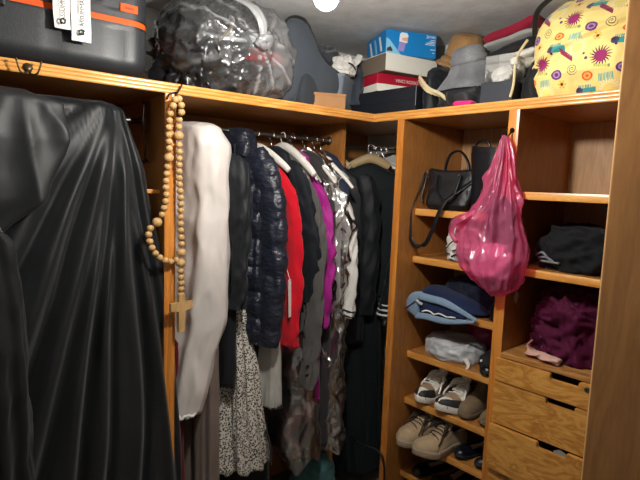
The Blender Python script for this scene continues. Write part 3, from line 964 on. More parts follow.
cloth_loop(bm, top_keys(0.235, 0.05, 0.4, -0.76, 0.235, 0.055, 1.0, drop=0.10, z0=-0.085), 100, 70, ((4, 0.006, 0.4), (6, 0.004, 2.0)), 213, 0.005, 5, True, None, 0.02)
obj('body', bm, DTEAL, g)
bm = nb(); sleeve(bm, [(-0.015, -0.18, -0.19), (-0.045, -0.205, -0.32), (-0.075, -0.17, -0.58), (-0.072, -0.115, -0.875)], [(0, 0.04), (0.15, 0.055), (0.8, 0.052), (1, 0.046)], 0.8, 29, 0.004)
sl = obj('sleeve', bm, DTEAL, g)
for k in range(3):
    bm = nb()
    cz = -0.800 - 0.026 * k
    cy = -0.129 + 0.005 * k
    tube(bm, [(-0.072 + 0.0415 * math.cos(a), cy + 0.0515 * math.sin(a), cz) for a in [2 * PI * q / 24 for q in range(25)]], 0.0055, 8, 1, False)
    o = obj('cuff_stripe', bm, WHITE, sl); o['label'] = 'white cuff stripe'
g = garment('teal_dress', 'long dark teal dress reaching the floor in the corner bay', 'dress', -0.10, 0.85, 1.35, CD)
bm = nb()
cloth_loop(bm, [(0.0, 0, 0, 0.10, 0.02, 0), (-0.06, 0, 0, 0.16, 0.03, 0.4), (-0.5, 0, 0, 0.2, 0.045, 1.0), (-1.28, 0, 0, 0.23, 0.055, 1.0)], 120, 60, ((12, 0.014, 0.9), (22, 0.006, 1.9)), 223, 0.006, 5, True, None, 0.02, 1.0, 0.75, True)
obj('skirt', bm, DTEAL, g)
g = garment('navy_shirt', 'navy blue shirt shoulder behind the clear garment cover', 'shirt', 0.11, 0.22)
bm = nb()
cloth_loop(bm, top_keys(0.185, 0.016, 0.4, -0.70, 0.18, 0.018, 1.0, drop=0.12, z0=-0.05), 80, 40, ((4, 0.003, 0.4), (6, 0.002, 2.0)), 233, 0.004, 5)
obj('body', bm, NAVY, g)

# ---- coat hangers
M_HWHITE = plain('white_plastic', (226, 222, 214), 0.35)
M_HWOOD = plain('hanger_wood', (176, 152, 112), 0.5, 0, 0.4, 0.1, 40)
M_HGREY = plain('grey_plastic', (150, 152, 150), 0.4)
M_HBLACK = plain('black_plastic', (24, 24, 25), 0.4)


def hanger(label, s, yaw, mat, d, z, span=0.195, drop=0.085, thick=0.007, neck=-0.065, flat=1.0, hookmat=None):
    h = thing('coat_hanger', label, 'hanger', LW(s, d, z), RL + yaw, 'coat hangers on the rods')
    R = 0.014
    pts = [(0, -R * 1.1, -0.008), (0, -R, 0.004), (0, -R * .5, 0.0145), (0, R * .35, 0.0155), (0, R, 0.004), (0, R * .7, -0.02), (0, 0.0, -0.036), (0, 0.0, neck)]
    bm = nb(); tube(bm, pts, 0.0022, 8); obj('hook', bm, hookmat or M_CHROME, h)
    bm = nb()
    tube(bm, [(0, -span, neck - drop), (0, -span * .8, neck - drop * .72), (0, -span * .35, neck - drop * .20), (0, 0, neck), (0, span * .35, neck - drop * .20), (0, span * .8, neck - drop * .72), (0, span, neck - drop)],
         [(0, thick * .8), (0.2, thick), (0.5, thick * 1.15), (0.8, thick), (1, thick * .8)], 12, flat, True, 8, up=(1, 0, 0))
    obj('shoulder_bar', bm, mat, h)
    return h


hanger('white plastic hanger carrying the scarlet cardigan', 0.465, 0.28, M_HWHITE, ROD_D, ROD_Z, 0.195, 0.10, 0.011, -0.06, 1.5)
hanger('black hanger inside the black cardigan', 0.388, 0.26, M_HBLACK, ROD_D, ROD_Z, 0.17, 0.09, 0.006)
hanger('pale grey hanger inside the charcoal cardigan', 0.328, 0.22, M_HWHITE, ROD_D, ROD_Z, 0.20, 0.125, 0.012, -0.048, 1.5, M_HWHITE)
hanger('slim white hanger inside the white blouse', 0.292, 0.16, M_HWHITE, ROD_D, ROD_Z, 0.19, 0.13, 0.006)
hanger('grey hanger holding the magenta dress', 0.278, 0.24, M_HGREY, ROD_D, ROD_Z, 0.185, 0.14, 0.006)
hanger('white hanger under the black dress in plastic', 0.208, 0.36, M_HWHITE, ROD_D, ROD_Z, 0.18, 0.14, 0.008)
hanger('white hanger under the white jacket in plastic', 0.150, 0.42, M_HWHITE, ROD_D, ROD_Z, 0.215, 0.16, 0.009)
hanger('grey hanger inside the navy shirt', 0.112, 0.22, M_HGREY, ROD_D, ROD_Z, 0.18, 0.12, 0.006)
hanger('hanger inside the ivory satin gown', 0.800, 0.22, M_HWOOD, ROD_D, ROD_Z, 0.12, 0.02, 0.008, -0.03)
hanger('hanger inside the plain black coat', 0.703, 0.24, M_HBLACK, ROD_D, ROD_Z, 0.16, 0.07, 0.007)
hanger('hanger inside the navy quilted jacket', 0.567, 0.30, M_HBLACK, ROD_D, ROD_Z, 0.15, 0.07, 0.007)
hanger('wooden hanger shaping the shoulder of the black blazer', 0.01, 0.70, M_HWOOD, CD + .03, CZ, 0.10, 0.05, 0.012, -0.055, 1.8)
hanger('wooden hanger in the black track jacket', -0.195, 0.92, M_HWOOD, CD - .05, CZ, 0.10, 0.04, 0.012, -0.055, 1.8)
for k, (s_, y_, m_, dr, t_, lb) in enumerate(((-0.255, 0.70, M_HWHITE, 0.06, 0.008, 'white empty hanger next to the wooden one in the corner'),
                                            (-0.295, 0.55, M_HGREY, 0.06, 0.006, 'grey empty hanger, second from the right on the corner rod'),
                                            (-0.335, 0.62, M_HWHITE, 0.07, 0.007, 'white empty hanger nearest the shelving on the corner rod'))):
    hanger(lb, s_, y_, m_, CD, CZ, 0.18, dr, t_)
# ------------------------------------------------------------------ soft shapes
def lump(bm, rx, ry, rz, seed, amp, f, n=72, m=34, base=0.0, c=(0, 0, 0), squash=0.65, creases=True):
    """a heap of cloth with a flattened bottom"""
    rings = []
    for j in range(m + 1):
        ph = PI * (j + 0.02) / (m + 0.04)
        ring = []
        for i in range(n):
            th = 2 * PI * i / n
            sx, sy, sz = math.sin(ph) ** squash * math.cos(th), math.sin(ph) ** squash * math.sin(th), sgnp(math.cos(ph), 0.8)
            px, py, pz = sx * rx, sy * ry, sz * rz
            wx, wy, wz = N3(px * f * .7 + seed, py * f * .7, pz * f * .7), N3(px * f * .7, py * f * .7 + seed, pz * f * .7 + 9), N3(px * f * .7 + 4, py * f * .7, pz * f * .7 + seed)
            qx, qy, qz = px * f + wx * .8, py * f + wy * .8, pz * f + wz * .8
            k = amp * (fbm(px * f * .6 + seed, py * f * .6, pz * f * .6 + seed * 2, 2) * 0.8 + ((ridge(qx * 1.1 + seed, qy * 1.1, qz * 1.5, 2) - 0.75) * 0.75 + (ridge(qx * 2.6 + seed, qy * 2.6, qz * 3.1, 2) - .75) * .28 if creases else 0))
            r = math.sqrt(sx * sx + sy * sy + sz * sz) + 1e-6
            px += k * sx / r
            py += k * sy / r
            pz += k * sz / r
            pz = max(pz, -rz * 0.55 + 0.0)
            ring.append((c[0] + px, c[1] + py, c[2] + base + pz + rz * 0.55))
        rings.append(ring)
    loft(bm, rings)
    return bm


def pillow(bm, outline, thick, y0=0.0, m=9, per=5, ex=0.55, bump=0.0, bf=8.0, seed=0, fn=None, plane='xz'):
    """a puffed flat shape from a smooth outline in x and z"""
    pts = [Vector((a, 0, b)) for a, b in outline]
    P = catmull(pts + [pts[0]], per)[:-1]
    cx = sum(p.x for p in P) / len(P)
    cz = sum(p.z for p in P) / len(P)
    rings = []
    for j in range(2 * m + 1):
        a = -PI / 2 + PI * j / (2 * m)
        k = max(0.02, math.cos(a) ** ex)
        yy = thick * sgnp(math.sin(a), 0.9)
        ring = []
        for p in P:
            x, z = cx + (p.x - cx) * k, cz + (p.z - cz) * k
            d = bump * fbm(x * bf + seed, yy * bf, z * bf, 3)
            y = y0 + yy * (1 + d * 6) + d
            if fn:
                x, y, z = fn(x, y, z)
            ring.append((x, y, z) if plane == 'xz' else (x, z, y))
        rings.append(ring)
    loft(bm, rings)
    return bm


def folded(bm, L, W, H, seed, wav=0.008, n=44, m=60, z0=0.0, f=5.0):
    """a folded garment: rounded slab, length along x, front fold towards -y"""
    rings = []
    for j in range(m + 1):
        u = j / m
        x = (u - 0.5) * L
        e = min(1.0, math.sin(PI * min(max(u, 0.004), 0.996)) * 3.2) ** 0.45
        ring = []
        for i in range(n):
            th = 2 * PI * i / n
            y = W / 2 * sgnp(math.cos(th), 0.45) * (0.9 + 0.1 * e) + wav * 1.2 * N3(x * f + seed, 1.3, seed)
            z = H / 2 * sgnp(math.sin(th), 0.75) * e
            z += wav * fbm(x * f + seed, y * f * 1.4, 0.5 + seed, 3) + 0.35 * wav * (ridge(x * f * 2 + seed, y * f, z * 20, 2) - .6)
            ring.append((x, y, z0 + H / 2 + z))
        rings.append(ring)
    loft(bm, rings)
    return bm


FONT = None


def text_part(name, s, size, mat, parent, loc, rot, ext=0.0003):
    cu = bpy.data.curves.new(name, 'FONT')
    cu.body = s
    cu.size = size
    cu.align_x = 'CENTER'
    cu.align_y = 'CENTER'
    cu.extrude = ext
    tmp = bpy.data.objects.new(name, cu)
    COL.objects.link(tmp)
    dg = bpy.context.evaluated_depsgraph_get()
    dg.update()
    me = bpy.data.meshes.new_from_object(tmp.evaluated_get(dg))
    bpy.data.objects.remove(tmp)
    me.materials.clear()
    me.materials.append(mat)
    o = bpy.data.objects.new(name, me)
    COL.objects.link(o)
    o.parent = parent
    o.location = loc
    o.rotation_euler = rot
    return o


# ------------------------------------------------------------------ hard suitcase
SHELL = plain('suitcase_shell', (36, 39, 43), 0.45, 0, 0.5, 0.12, 220)
ORANGE = plain('orange_tape', (226, 84, 20), 0.6, 0, 0.3, 0.2, 300)
BLKPL = plain('black_plastic_trim', (22, 22, 24), 0.35)
INK = plain('black_ink', (24, 24, 26), 0.7)
sc_ = thing('suitcase', 'black hard-shell suitcase with orange zip lying flat on the top shelf', 'suitcase', LW(1.37, 0.25, ZS1), RL)
HX, HY = 0.362, 0.243


def rrect(hx, hy, r, per=10, side=26):
    pts = []
    for cx, cy, a0 in ((hx - r, hy - r, 0), (-hx + r, hy - r, PI / 2), (-hx + r, -hy + r, PI), (hx - r, -hy + r, 1.5 * PI)):
        for k in range(per + 1):
            a = a0 + PI / 2 * k / per
            pts.append((cx + r * math.cos(a), cy + r * math.sin(a)))
    out = []
    for i in range(len(pts)):
        p, q = pts[i], pts[(i + 1) % len(pts)]
        out.append(p)
        d = math.dist(p, q)
        if d > 0.05:
            for k in range(1, side):
                out.append((p[0] + (q[0] - p[0]) * k / side, p[1] + (q[1] - p[1]) * k / side))
    return out


def shell(z0, z1, up):
    bm = nb()
    rings = []
    M_ = 26
    for j in range(M_ + 1):
        u = j / M_
        z = z0 + (z1 - z0) * u
        q = u if not up else 1 - u           # 0 at the far (rounded) face
        ins = 0.055 * (1 - math.sqrt(max(0, 1 - (1 - min(1, q / 0.36)) ** 2)))
        ring = []
        for x, y in rrect(HX - ins, HY - ins, 0.065 - 0.4 * ins):
            if y < -HY + 0.08 and 0.12 < u < 0.93:
                for gx in (0.255, 0.06, -0.14, -0.33):
                    w_ = abs(x - gx)
                    if w_ < 0.012:
                        y += 0.006 * (1 - w_ / 0.012) ** 0.5
            ring.append((x, y, z))
        rings.append(ring)
    loft(bm, rings)
    return bm


ZZ = 0.172
obj('lower_shell', shell(0.004, ZZ - 0.014, False), SHELL, sc_, angle=50)
obj('upper_shell', shell(ZZ + 0.014, 0.325, True), SHELL, sc_, angle=50)
bm = nb(); prism(bm, rrect(HX + .001, HY + .001, 0.066), ZZ - 0.0145, ZZ - .009); prism(bm, rrect(HX + .001, HY + .001, 0.066), ZZ + 0.009, ZZ + .0145)
obj('zip_border', bm, BLKPL, sc_, smooth=False)
bm = nb(); prism(bm, rrect(HX - .001, HY - .001, 0.066), ZZ - 0.009, ZZ + .009)
o = obj('zip_tape', bm, ORANGE, sc_, smooth=False); o['label'] = 'orange zip tape'
bm = nb(); tube(bm, [(0.045, -HY - .004, 0.232), (0.05, -HY - .03, 0.225), (0.12, -HY - .036, 0.222), (0.20, -HY - .03, 0.225), (0.205, -HY - .004, 0.232)], 0.011, 12, 0.8)
hd = obj('carry_handle', bm, BLKPL, sc_)
bm = nb(); box(bm, 0.262, 0.318, -HY - .0025, -HY + .004, ZZ + .030, ZZ + .056, .002); pt = obj('badge', bm, ORANGE, sc_, smooth=False); pt['label'] = 'orange badge'
bm = nb(); box(bm, 0.276, 0.304, -HY - .0029, -HY - .0024, ZZ + .039, ZZ + .046); obj('badge_mark', bm, plain('badge_ink', (150, 44, 10), .6), pt, smooth=False)
for lx in (-0.075,):
    bm = nb(); box(bm, lx - .022, lx + .022, -HY - .014, -HY + .002, ZZ - .03, ZZ + .05, .005); la = obj('latch', bm, BLKPL, sc_, smooth=False)
    bm = nb(); box(bm, lx - .006, lx + .016, -HY - .019, -HY - .012, ZZ - .02, ZZ + .012, .003); obj('catch', bm, SHELL, la, smooth=False)
for fx, fy in ((0.27, 0.15), (-0.27, 0.15), (0.27, -0.15), (-0.27, -0.15)):
    bm = nb(); lathe(bm, [(0.0, 0.0), (0.016, 0.0), (0.018, 0.005), (0.0, 0.005)], 16, (fx, fy, 0)); obj('foot', bm, BLKPL, sc_, angle=40)


def lug_tag(label, s, d, z, w_, h_, tilt, word, curl):
    t = thing('luggage_tag', label, 'tag', LW(s, d, z), RL, 'paper tags on the suitcase handle')
    bm = nb()
    rows = 18
    vs = []
    for j in range(rows + 1):
        u = j / rows
        zz = -h_ * u
        yy = -0.004 * math.sin(u * 7 + curl) - 0.018 * (1 - u) ** 2 * 0 + 0.006 * u
        row = []
        for xx in (-w_ / 2, -w_ / 6, w_ / 6, w_ / 2):
            row.append((xx + tilt * u, yy + 0.002 * math.cos(xx * 90 + curl), zz))
        vs.append(row)
    top = [[bm.verts.new(p) for p in r] for r in vs]
    bot = [[bm.verts.new((p[0], p[1] + .0006, p[2])) for p in r] for r in vs]
    for G, fl in ((top, 1), (bot, -1)):
        for a, b in zip(G, G[1:]):
            for i in range(3):
                q = (a[i], b[i], b[i + 1], a[i + 1])
                bm.faces.new(q if fl > 0 else q[::-1])
    obj('card', bm, TAGW, t)
    text_part('lettering', word, 0.017, INK, t, (tilt * .5 + 0.002, -0.0065, -h_ * .44), (PI / 2, -PI / 2, 0))
    bm = nb()
    for r_, a0, a1 in ((0.0085, 0.6, 4.2), (0.0045, 3.4, 7.2)):
        tube(bm, [(r_ * math.cos(a0 + (a1 - a0) * k / 10), 0, r_ * math.sin(a0 + (a1 - a0) * k / 10)) for k in range(11)], 0.0022, 6, 1, False)
    obj('logo', bm, INK, t, (tilt * .85, -0.0055, -h_ * .86))
    return t


lug_tag('white paper tag with curled corner on the suitcase, left of the longer tag', 1.287, -0.028, 2.160, 0.046, 0.128, 0.008, 'ASSUMMACO', 0.3)
lug_tag('longer white paper tag on the suitcase, right of the curled one', 1.232, -0.032, 2.170, 0.054, 0.166, 0.002, 'ASSUMMACO', 2.1)

# ------------------------------------------------------------------ clear bag of black clothes
SHINY = fabric('black_nylon', (22, 23, 26), 0.28, 0.1, 0.5, 30, 0.6, 0.1, None, 0.006)
REDC = fabric('red_fabric', (190, 24, 36), 0.7)
BAGF = film('bag_film', (236, 240, 244), 0.02, 0.34, 0.17, 13, 1.0, None, 0.07, 0.20)
BS, BD = 0.640, 0.185
cb = thing('padded_jacket', 'black padded clothing bundled inside the knotted clear plastic bag', 'clothing', LW(0.745, BD + .01, ZS1 + .006), RL)
bm = nb(); lump(bm, 0.170, 0.165, 0.195, 4, 0.055, 9.5, 130, 70, 0.0, (0, 0, 0), 0.55); obj('bundle', bm, SHINY, cb)
bm = nb(); tube(bm, [(-0.02, -0.188, 0.17), (0.005, -0.205, 0.20), (0.03, -0.19, 0.235), (0.045, -0.16, 0.265)], 0.014, 8, 0.3, up=(0, -1, 0)); obj('strap', bm, fabric('khaki_web', (120, 110, 96)), cb)
cr_ = thing('red_garment', 'red garment squashed inside the clear bag right of its knot', 'clothing', LW(0.520, BD - .085, ZS1 + .150), RL)
bm = nb(); lump(bm, 0.085, 0.06, 0.032, 14, 0.016, 16, 60, 30); obj('cloth', bm, REDC, cr_)
pb = thing('plastic_bag', 'knotted clear plastic bag of black clothes bulging over the shelf edge', 'bag', LW(BS, BD, ZS1), RL)
KX, KY, KZ = 0.010, -0.235, 0.182
bm = nb()
rings = []
NB, MB_ = 190, 100


def smooth_step(t):
    t = max(0.0, min(1.0, t))
    return t * t * (3 - 2 * t)


milk = []
for j in range(MB_ + 1):
    ph = PI * (j + .03) / (MB_ + .06)
    ring = []
    for i in range(NB):
        th = 2 * PI * i / NB
        sx, sy, sz = math.sin(ph) ** .7 * sgnp(math.cos(th), .85), math.sin(ph) ** .7 * sgnp(math.sin(th), .85), sgnp(math.cos(ph), .8)
        x, y, z = sx * .285, sy * .205, 0.186 + sz * 0.184
        # pull towards the knot with radiating pleats
        dx, dz = x - KX, z - KZ
        r = math.hypot(dx, dz)
        front = max(0.0, -sy)
        ang = math.atan2(dz, dx)
        pl = (1 - 2 * abs(math.sin(ang * 7 + 1.2 * N3(ang, r * 5, 2)))) * 0.6 + (1 - 2 * abs(math.sin(ang * 15 + .7))) * 0.35
        y -= front * pl * 0.016 * math.exp(-r * 5) * min(1, r * 14)
        y -= front * 0.045 * math.exp(-r * 13)
        k = 0.016 * (ridge(x * 9 + 3, y * 9, z * 9, 2) - 0.7) + 0.010 * fbm(x * 6, y * 6, z * 6 + 4, 2)
        x += sx * k; y += sy * k; z += sz * k
        milk.append(max(0.0, min(0.75, front * (max(0, pl - .12) * 0.8 + .05) * math.exp(-r * 3.2) * (1.7 + 1.0 * (x > KX)) + 0.16 * smooth_step((-.03 - z + .09) / .08) + 0.30 * smooth_step((x - .02) / .12) + .55 * math.exp(-(r / .03) ** 2))))
        if y < -0.175 and z < 0.07 and x > -.08:                       # sags over the edge
            y -= 0.022 * (0.07 - z) / .07
            z -= (0.07 - z) * min(1, (-0.175 - y) * 14) * .75
        elif z < 0.002:
            z = 0.002 + 0.2 * (z - .002) * 0
        ring.append((x, y, z))
    rings.append(ring)
loft(bm, rings)
o = obj('film', bm, BAGF, pb)
at_ = o.data.attributes.new('gather', 'FLOAT', 'POINT')
at_.data.foreach_set('value', milk)
bm = nb(); tube(bm, [(KX - .026, KY - .028, KZ - .012), (KX - .01, KY - .05, KZ + .004), (KX + .016, KY - .046, KZ + .012), (KX + .018, KY - .030, KZ - .010), (KX - .006, KY - .04, KZ - .016), (KX - .022, KY - .042, KZ + .010)], 0.011, 12,
                rf=lambda u, th, p: 0.003 * ridge(p.x * 60, p.y * 60, th * 2, 2))
KN = film('knot_film', (236, 238, 242), 0.45, 0.4, 0.2, 30, 0.8)
obj('knot', bm, KN, pb)
bm = nb(); tube(bm, [(KX - .006, KY - .035, KZ + .010), (KX - .010, KY - .04, KZ + .06), (KX - .035, KY - .02, KZ + .11), (KX - .075, KY + .03, KZ + .145)], [(0, .010), (.3, .018), (1, .030)], 20, 0.35, True, 10, up=(1, 0, 0),
                rf=lambda u, th, p: 0.004 * math.sin(th * 6 + u * 3))
obj('tail', bm, KN, pb)

# ------------------------------------------------------------------ grey soft bag, carton, storage bin
GREYN = fabric('slate_canvas', (70, 76, 84), 0.85, 0.2, 0.4, 300, 0.2, 0.06)
gb = thing('soft_bag', 'slate grey fabric bag with dark piping between clear bag and small carton', 'bag', LW(0.29, 0.16, ZS1 + .002), RL)
OUT = [(-0.14, 0.0), (-0.15, 0.18), (-0.135, 0.32), (-0.10, 0.366), (-0.035, 0.370), (0.01, 0.32), (0.05, 0.255), (0.11, 0.20), (0.175, 0.165), (0.185, 0.09), (0.12, 0.03), (0.06, 0.0)]
bm = nb(); pillow(bm, OUT, 0.075, 0, 10, 6, 0.45, 0.006, 7, 3); obj('body', bm, GREYN, gb)
for yy in (-0.048, 0.048):
    bm = nb(); tube(bm, [(a * 0.985, yy, 0.004 + b * 0.985) for a, b in OUT], 0.0042, 8, 1, True, 6); obj('piping', bm, plain('dark_piping', (30, 33, 38), .6), gb)
bm = nb(); pillow(bm, [(0.045, 0.0), (0.025, 0.06), (-0.02, 0.13), (-0.065, 0.12), (-0.075, 0.0)], 0.02, -0.088, 6, 5, 0.4, 0.003, 9, 5); obj('side_pocket', bm, fabric('slate_dark', (50, 54, 60)), gb)

CARD = plain('kraft_card', (164, 122, 84), 0.85, 0, 0.2, 0.15, 90, 0, 0.06, 30)
cbx = thing('carton', 'small brown cardboard carton at the shelf edge below the slate grey bag', 'box', LW(0.225, 0.085, ZS1 + .0005), RL - 0.42)
bm = nb(); box(bm, -0.082, 0.082, -0.06, 0.06, 0, 0.062, .0015); obj('body', bm, CARD, cbx, smooth=False)
bm = nb(); prism(bm, [(-0.0625, 0.062), (-0.0625, 0.054), (-0.061, 0.0535), (-0.061, 0.0625), (0.061, 0.068), (0.061, 0.0695), (-0.0605, 0.0645)], -0.083, 0.083, 'x'); obj('lid', bm, CARD, cbx, smooth=False)

BINM, nt_, b_, o_ = new_mat('bin_plastic')
b_.inputs['Base Color'].default_value = rgb((150, 164, 178)); b_.inputs['Roughness'].default_value = 0.3
b_.inputs['Transmission Weight'].default_value = 0.35; b_.inputs['IOR'].default_value = 1.2
bn = thing('storage_bin', 'grey translucent plastic storage bin heaped with clothes behind the carton', 'bin', LW(0.075, 0.275, ZS1 + .001), RL + 0.62)
bm = nb()
bx, by = 0.155, 0.13
rings = []
for ins, z in ((0.022, 0.0), (0.0, 0.155), (0.006, 0.160), (0.006, 0.172), (0.004, 0.1725), (-0.004, 0.1725), (-0.002, 0.155), (0.02, 0.006)):
    k = ins if ins >= 0 else 0.006 - ins
    inner = (z in (0.155, 0.006) and len(rings) > 4) or ins == -0.004
    s0 = -0.010 if z in (0.160, 0.172) else (0.004 if inner else 0)
    rings.append([(p[0], p[1], z) for p in rrect(bx - ins * (1 if ins > 0 else 0) - s0, by - ins * (1 if ins > 0 else 0) - s0, 0.022, 5, 2)])
loft(bm, rings); obj('tub', bm, BINM, bn, angle=35)
DGREY = fabric('grey_fleece', (62, 64, 70), 0.95, 0.4, 0.9, 60, 0.15, 0.5, None, 0.01)
hp = thing('fleece_heap', 'dark grey patterned fleece heaped in the storage bin', 'clothing', LW(0.105, 0.29, ZS1 + .085), RL)
bm = nb(); lump(bm, 0.125, 0.095, 0.145, 24, 0.034, 11, 90, 46); obj('cloth', bm, DGREY, hp)
hp = thing('dark_jacket', 'dark folded jacket standing in the bin beside the white crumpled cloth', 'clothing', LW(-0.055, 0.24, ZS1 + .06), RL)
bm = nb(); lump(bm, 0.06, 0.09, 0.135, 27, 0.024, 13, 60, 36); obj('cloth', bm, fabric('slate_jacket', (52, 58, 68), 0.7), hp)
WPAPER = fabric('white_crumple', (212, 210, 204), 0.75, 0.1, 0.2, 60, 0.3, 0.04)
hp = thing('white_cloth', 'white crumpled cloth with black marks on top of the storage bin', 'cloth', LW(0.070, 0.150, ZS1 + .185), RL)
bm = nb(); lump(bm, 0.062, 0.035, 0.048, 31, 0.020, 17, 72, 40); obj('cloth', bm, WPAPER, hp)
bm = nb(); tube(bm, [(0.035, -0.02, 0.05), (0.062, -0.025, 0.072), (0.078, -0.02, 0.098)], [(0, .020), (1, .014)], 12, .35, rf=lambda u, th, p: 0.003 * math.sin(th * 5)); obj('twisted_corner', bm, WPAPER, hp)
bm = nb(); tube(bm, [(-0.012, -0.048, 0.045), (0.008, -0.056, 0.036), (0.03, -0.05, 0.022)], 0.0035, 8); obj('black_cord', bm, INK, hp)

# ------------------------------------------------------------------ stack of boxes at the corner
BOXBLK = plain('black_board', (22, 26, 34), 0.55, 0, 0.4, 0.06, 200)
bx_ = thing('flat_box', 'wide flat black box, lowest of the stack at the corner', 'box', RW(-0.005, 0.175, ZS1 + .0005), RR)
bm = nb(); box(bm, -0.193, 0.193, -0.125, 0.125, 0, 0.110, 0.0015); obj('body', bm, BOXBLK, bx_, smooth=False)
bm = nb(); box(bm, -0.1945, 0.1945, -0.1265, 0.1265, 0.055, 0.113, 0.0015); obj('lid', bm, BOXBLK, bx_, smooth=False)
bm = nb(); box(bm, 0.1935, 0.1952, -0.1275, -0.1255, 0.03, 0.112); obj('pale_corner', bm, plain('pale_board', (150, 152, 156), .7), bx_, smooth=False)  # pale grey strip up the front corner of the box
REDB = plain('crimson_board', (172, 18, 48), 0.5, 0, 0.4, 0.05, 200)
WHB = plain('white_board', (226, 224, 214), 0.6, 0, 0.3, 0.03, 150)
BRB = plain('brown_board', (112, 100, 88), 0.75, 0, 0.2, 0.1, 90)
BLUE = plain('blue_print', (14, 128, 200), 0.4, 0, 0.5, 0.02, 90)


def corner_box(name, label, P, ang, lx, ly, z, parts):
    """P is the corner facing the room; the long front runs along ang"""
    t = thing(name, label, 'box', (P[0], P[1], z), ang)
    return t


ang = math.radians(-19)
rb = corner_box('shoe_box', 'white shoe box with crimson lid, between the black box and white box', (1.783, 1.600), ang, .28, .2, ZS1 + .1140, None)
bm = nb(); box(bm, 0.002, 0.308, 0.002, 0.288, 0.0, 0.078, .001); obj('body', bm, WHB, rb, smooth=False)
bm = nb(); box(bm, 0.0, 0.31, 0.0, 0.29, 0.034, 0.080, .0012); ld = obj('lid', bm, REDB, rb, smooth=False); ld['label'] = 'crimson lid'
text_part('lettering', 'VINCI ROSSO', 0.021, WHB, ld, (0.16, -0.0004, 0.054), (PI / 2, 0, 0))
wb = corner_box('shoe_box', 'white-fronted shoe box with brown ends under the blue box', (1.770, 1.540), math.radians(-14), .26, .19, ZS1 + .1946, None)
bm = nb(); box(bm, 0.0, 0.290, 0.003, 0.270, 0.0, 0.076, .001); obj('body', bm, BRB, wb, smooth=False)
bm = nb(); box(bm, -0.001, 0.291, -0.001, 0.0025, 0.001, 0.077, .0005); o = obj('front', bm, WHB, wb, smooth=False); o['label'] = 'white front panel'
bm = nb(); box(bm, -0.001, 0.291, 0.0026, 0.272, 0.0765, 0.0785, .0005); obj('lid', bm, WHB, wb, smooth=False)
bb = corner_box('gadget_box', 'bright blue appliance box topmost of the stack under the ceiling', (1.787, 1.562), math.radians(-27), .25, .15, ZS1 + .2738, None)
bm = nb(); box(bm, 0.0, 0.250, 0.0, 0.24, 0.0, 0.106, .0012); obj('carton', bm, BLUE, bb, smooth=False)
SKY = plain('pale_blue_print', (130, 196, 226), .5); LIL = plain('lilac_print', (150, 140, 206), .5); WPR = plain('white_print', (232, 236, 238), .5); TANP = plain('peach_print', (226, 176, 150), .5); DKP = plain('dark_print', (70, 50, 44), .5)


def decal(parent, name, pts, mat, y=-0.0006):
    bm = nb(); prism(bm, pts, y, y + .0006, 'y')
    return obj(name, bm, mat, parent, smooth=False)


decal(bb, 'printed_glow', [(0.002, 0.002), (0.075, 0.002), (0.05, 0.028), (0.018, 0.062), (0.002, 0.070)], SKY)
decal(bb, 'printed_body', [(0.058, 0.018), (0.088, 0.015), (0.099, 0.060), (0.068, 0.066)], LIL, -0.0010)
decal(bb, 'printed_cap', [(0.064, 0.058), (0.104, 0.054), (0.108, 0.088), (0.100, 0.098), (0.075, 0.099), (0.066, 0.092)], WPR, -0.0014)
decal(bb, 'printed_band', [(0.076, 0.064), (0.104, 0.061), (0.106, 0.080), (0.078, 0.074)], TANP, -0.0018)
decal(bb, 'printed_figure', [(0.004, 0.012), (0.034, 0.012), (0.032, 0.022), (0.022, 0.034), (0.015, 0.028), (0.008, 0.027)], DKP, -0.0010)
text_part('lettering', 'James', 0.020, WPR, bb, (0.222, -0.0008, 0.094), (PI / 2, 0, 0))
for k, (z_, w_) in enumerate(((0.078, .022), (0.071, .030), (0.064, .044), (0.057, .050), (0.036, .022), (0.022, .012))):
    decal(bb, 'printed_line', [(0.243 - w_, z_), (0.243, z_), (0.243, z_ + .0028), (0.243 - w_, z_ + .0028)], WPR)
for k in range(3):
    bm = nb(); prism(bm, [(0.04 + .06 * k, 0.02), (0.06 + .06 * k, 0.02), (0.09 + .06 * k, 0.09), (0.07 + .06 * k, 0.09)], -0.0006, 0.0, 'x'); obj('printed_stripe', bm, WPR if k != 1 else SKY, bb, smooth=False)

# ------------------------------------------------------------------ hats, clothes, flower box
STRAW = fabric('straw', (170, 130, 84), 0.85, 0.1, 0.9, 120, 0.2, 0.25, (1, 1, 4), 0.006)
FELT = fabric('grey_felt', (116, 118, 122), 0.95, 0.3, 0.9, 160, 0.15, 0.5, None, 0.006)


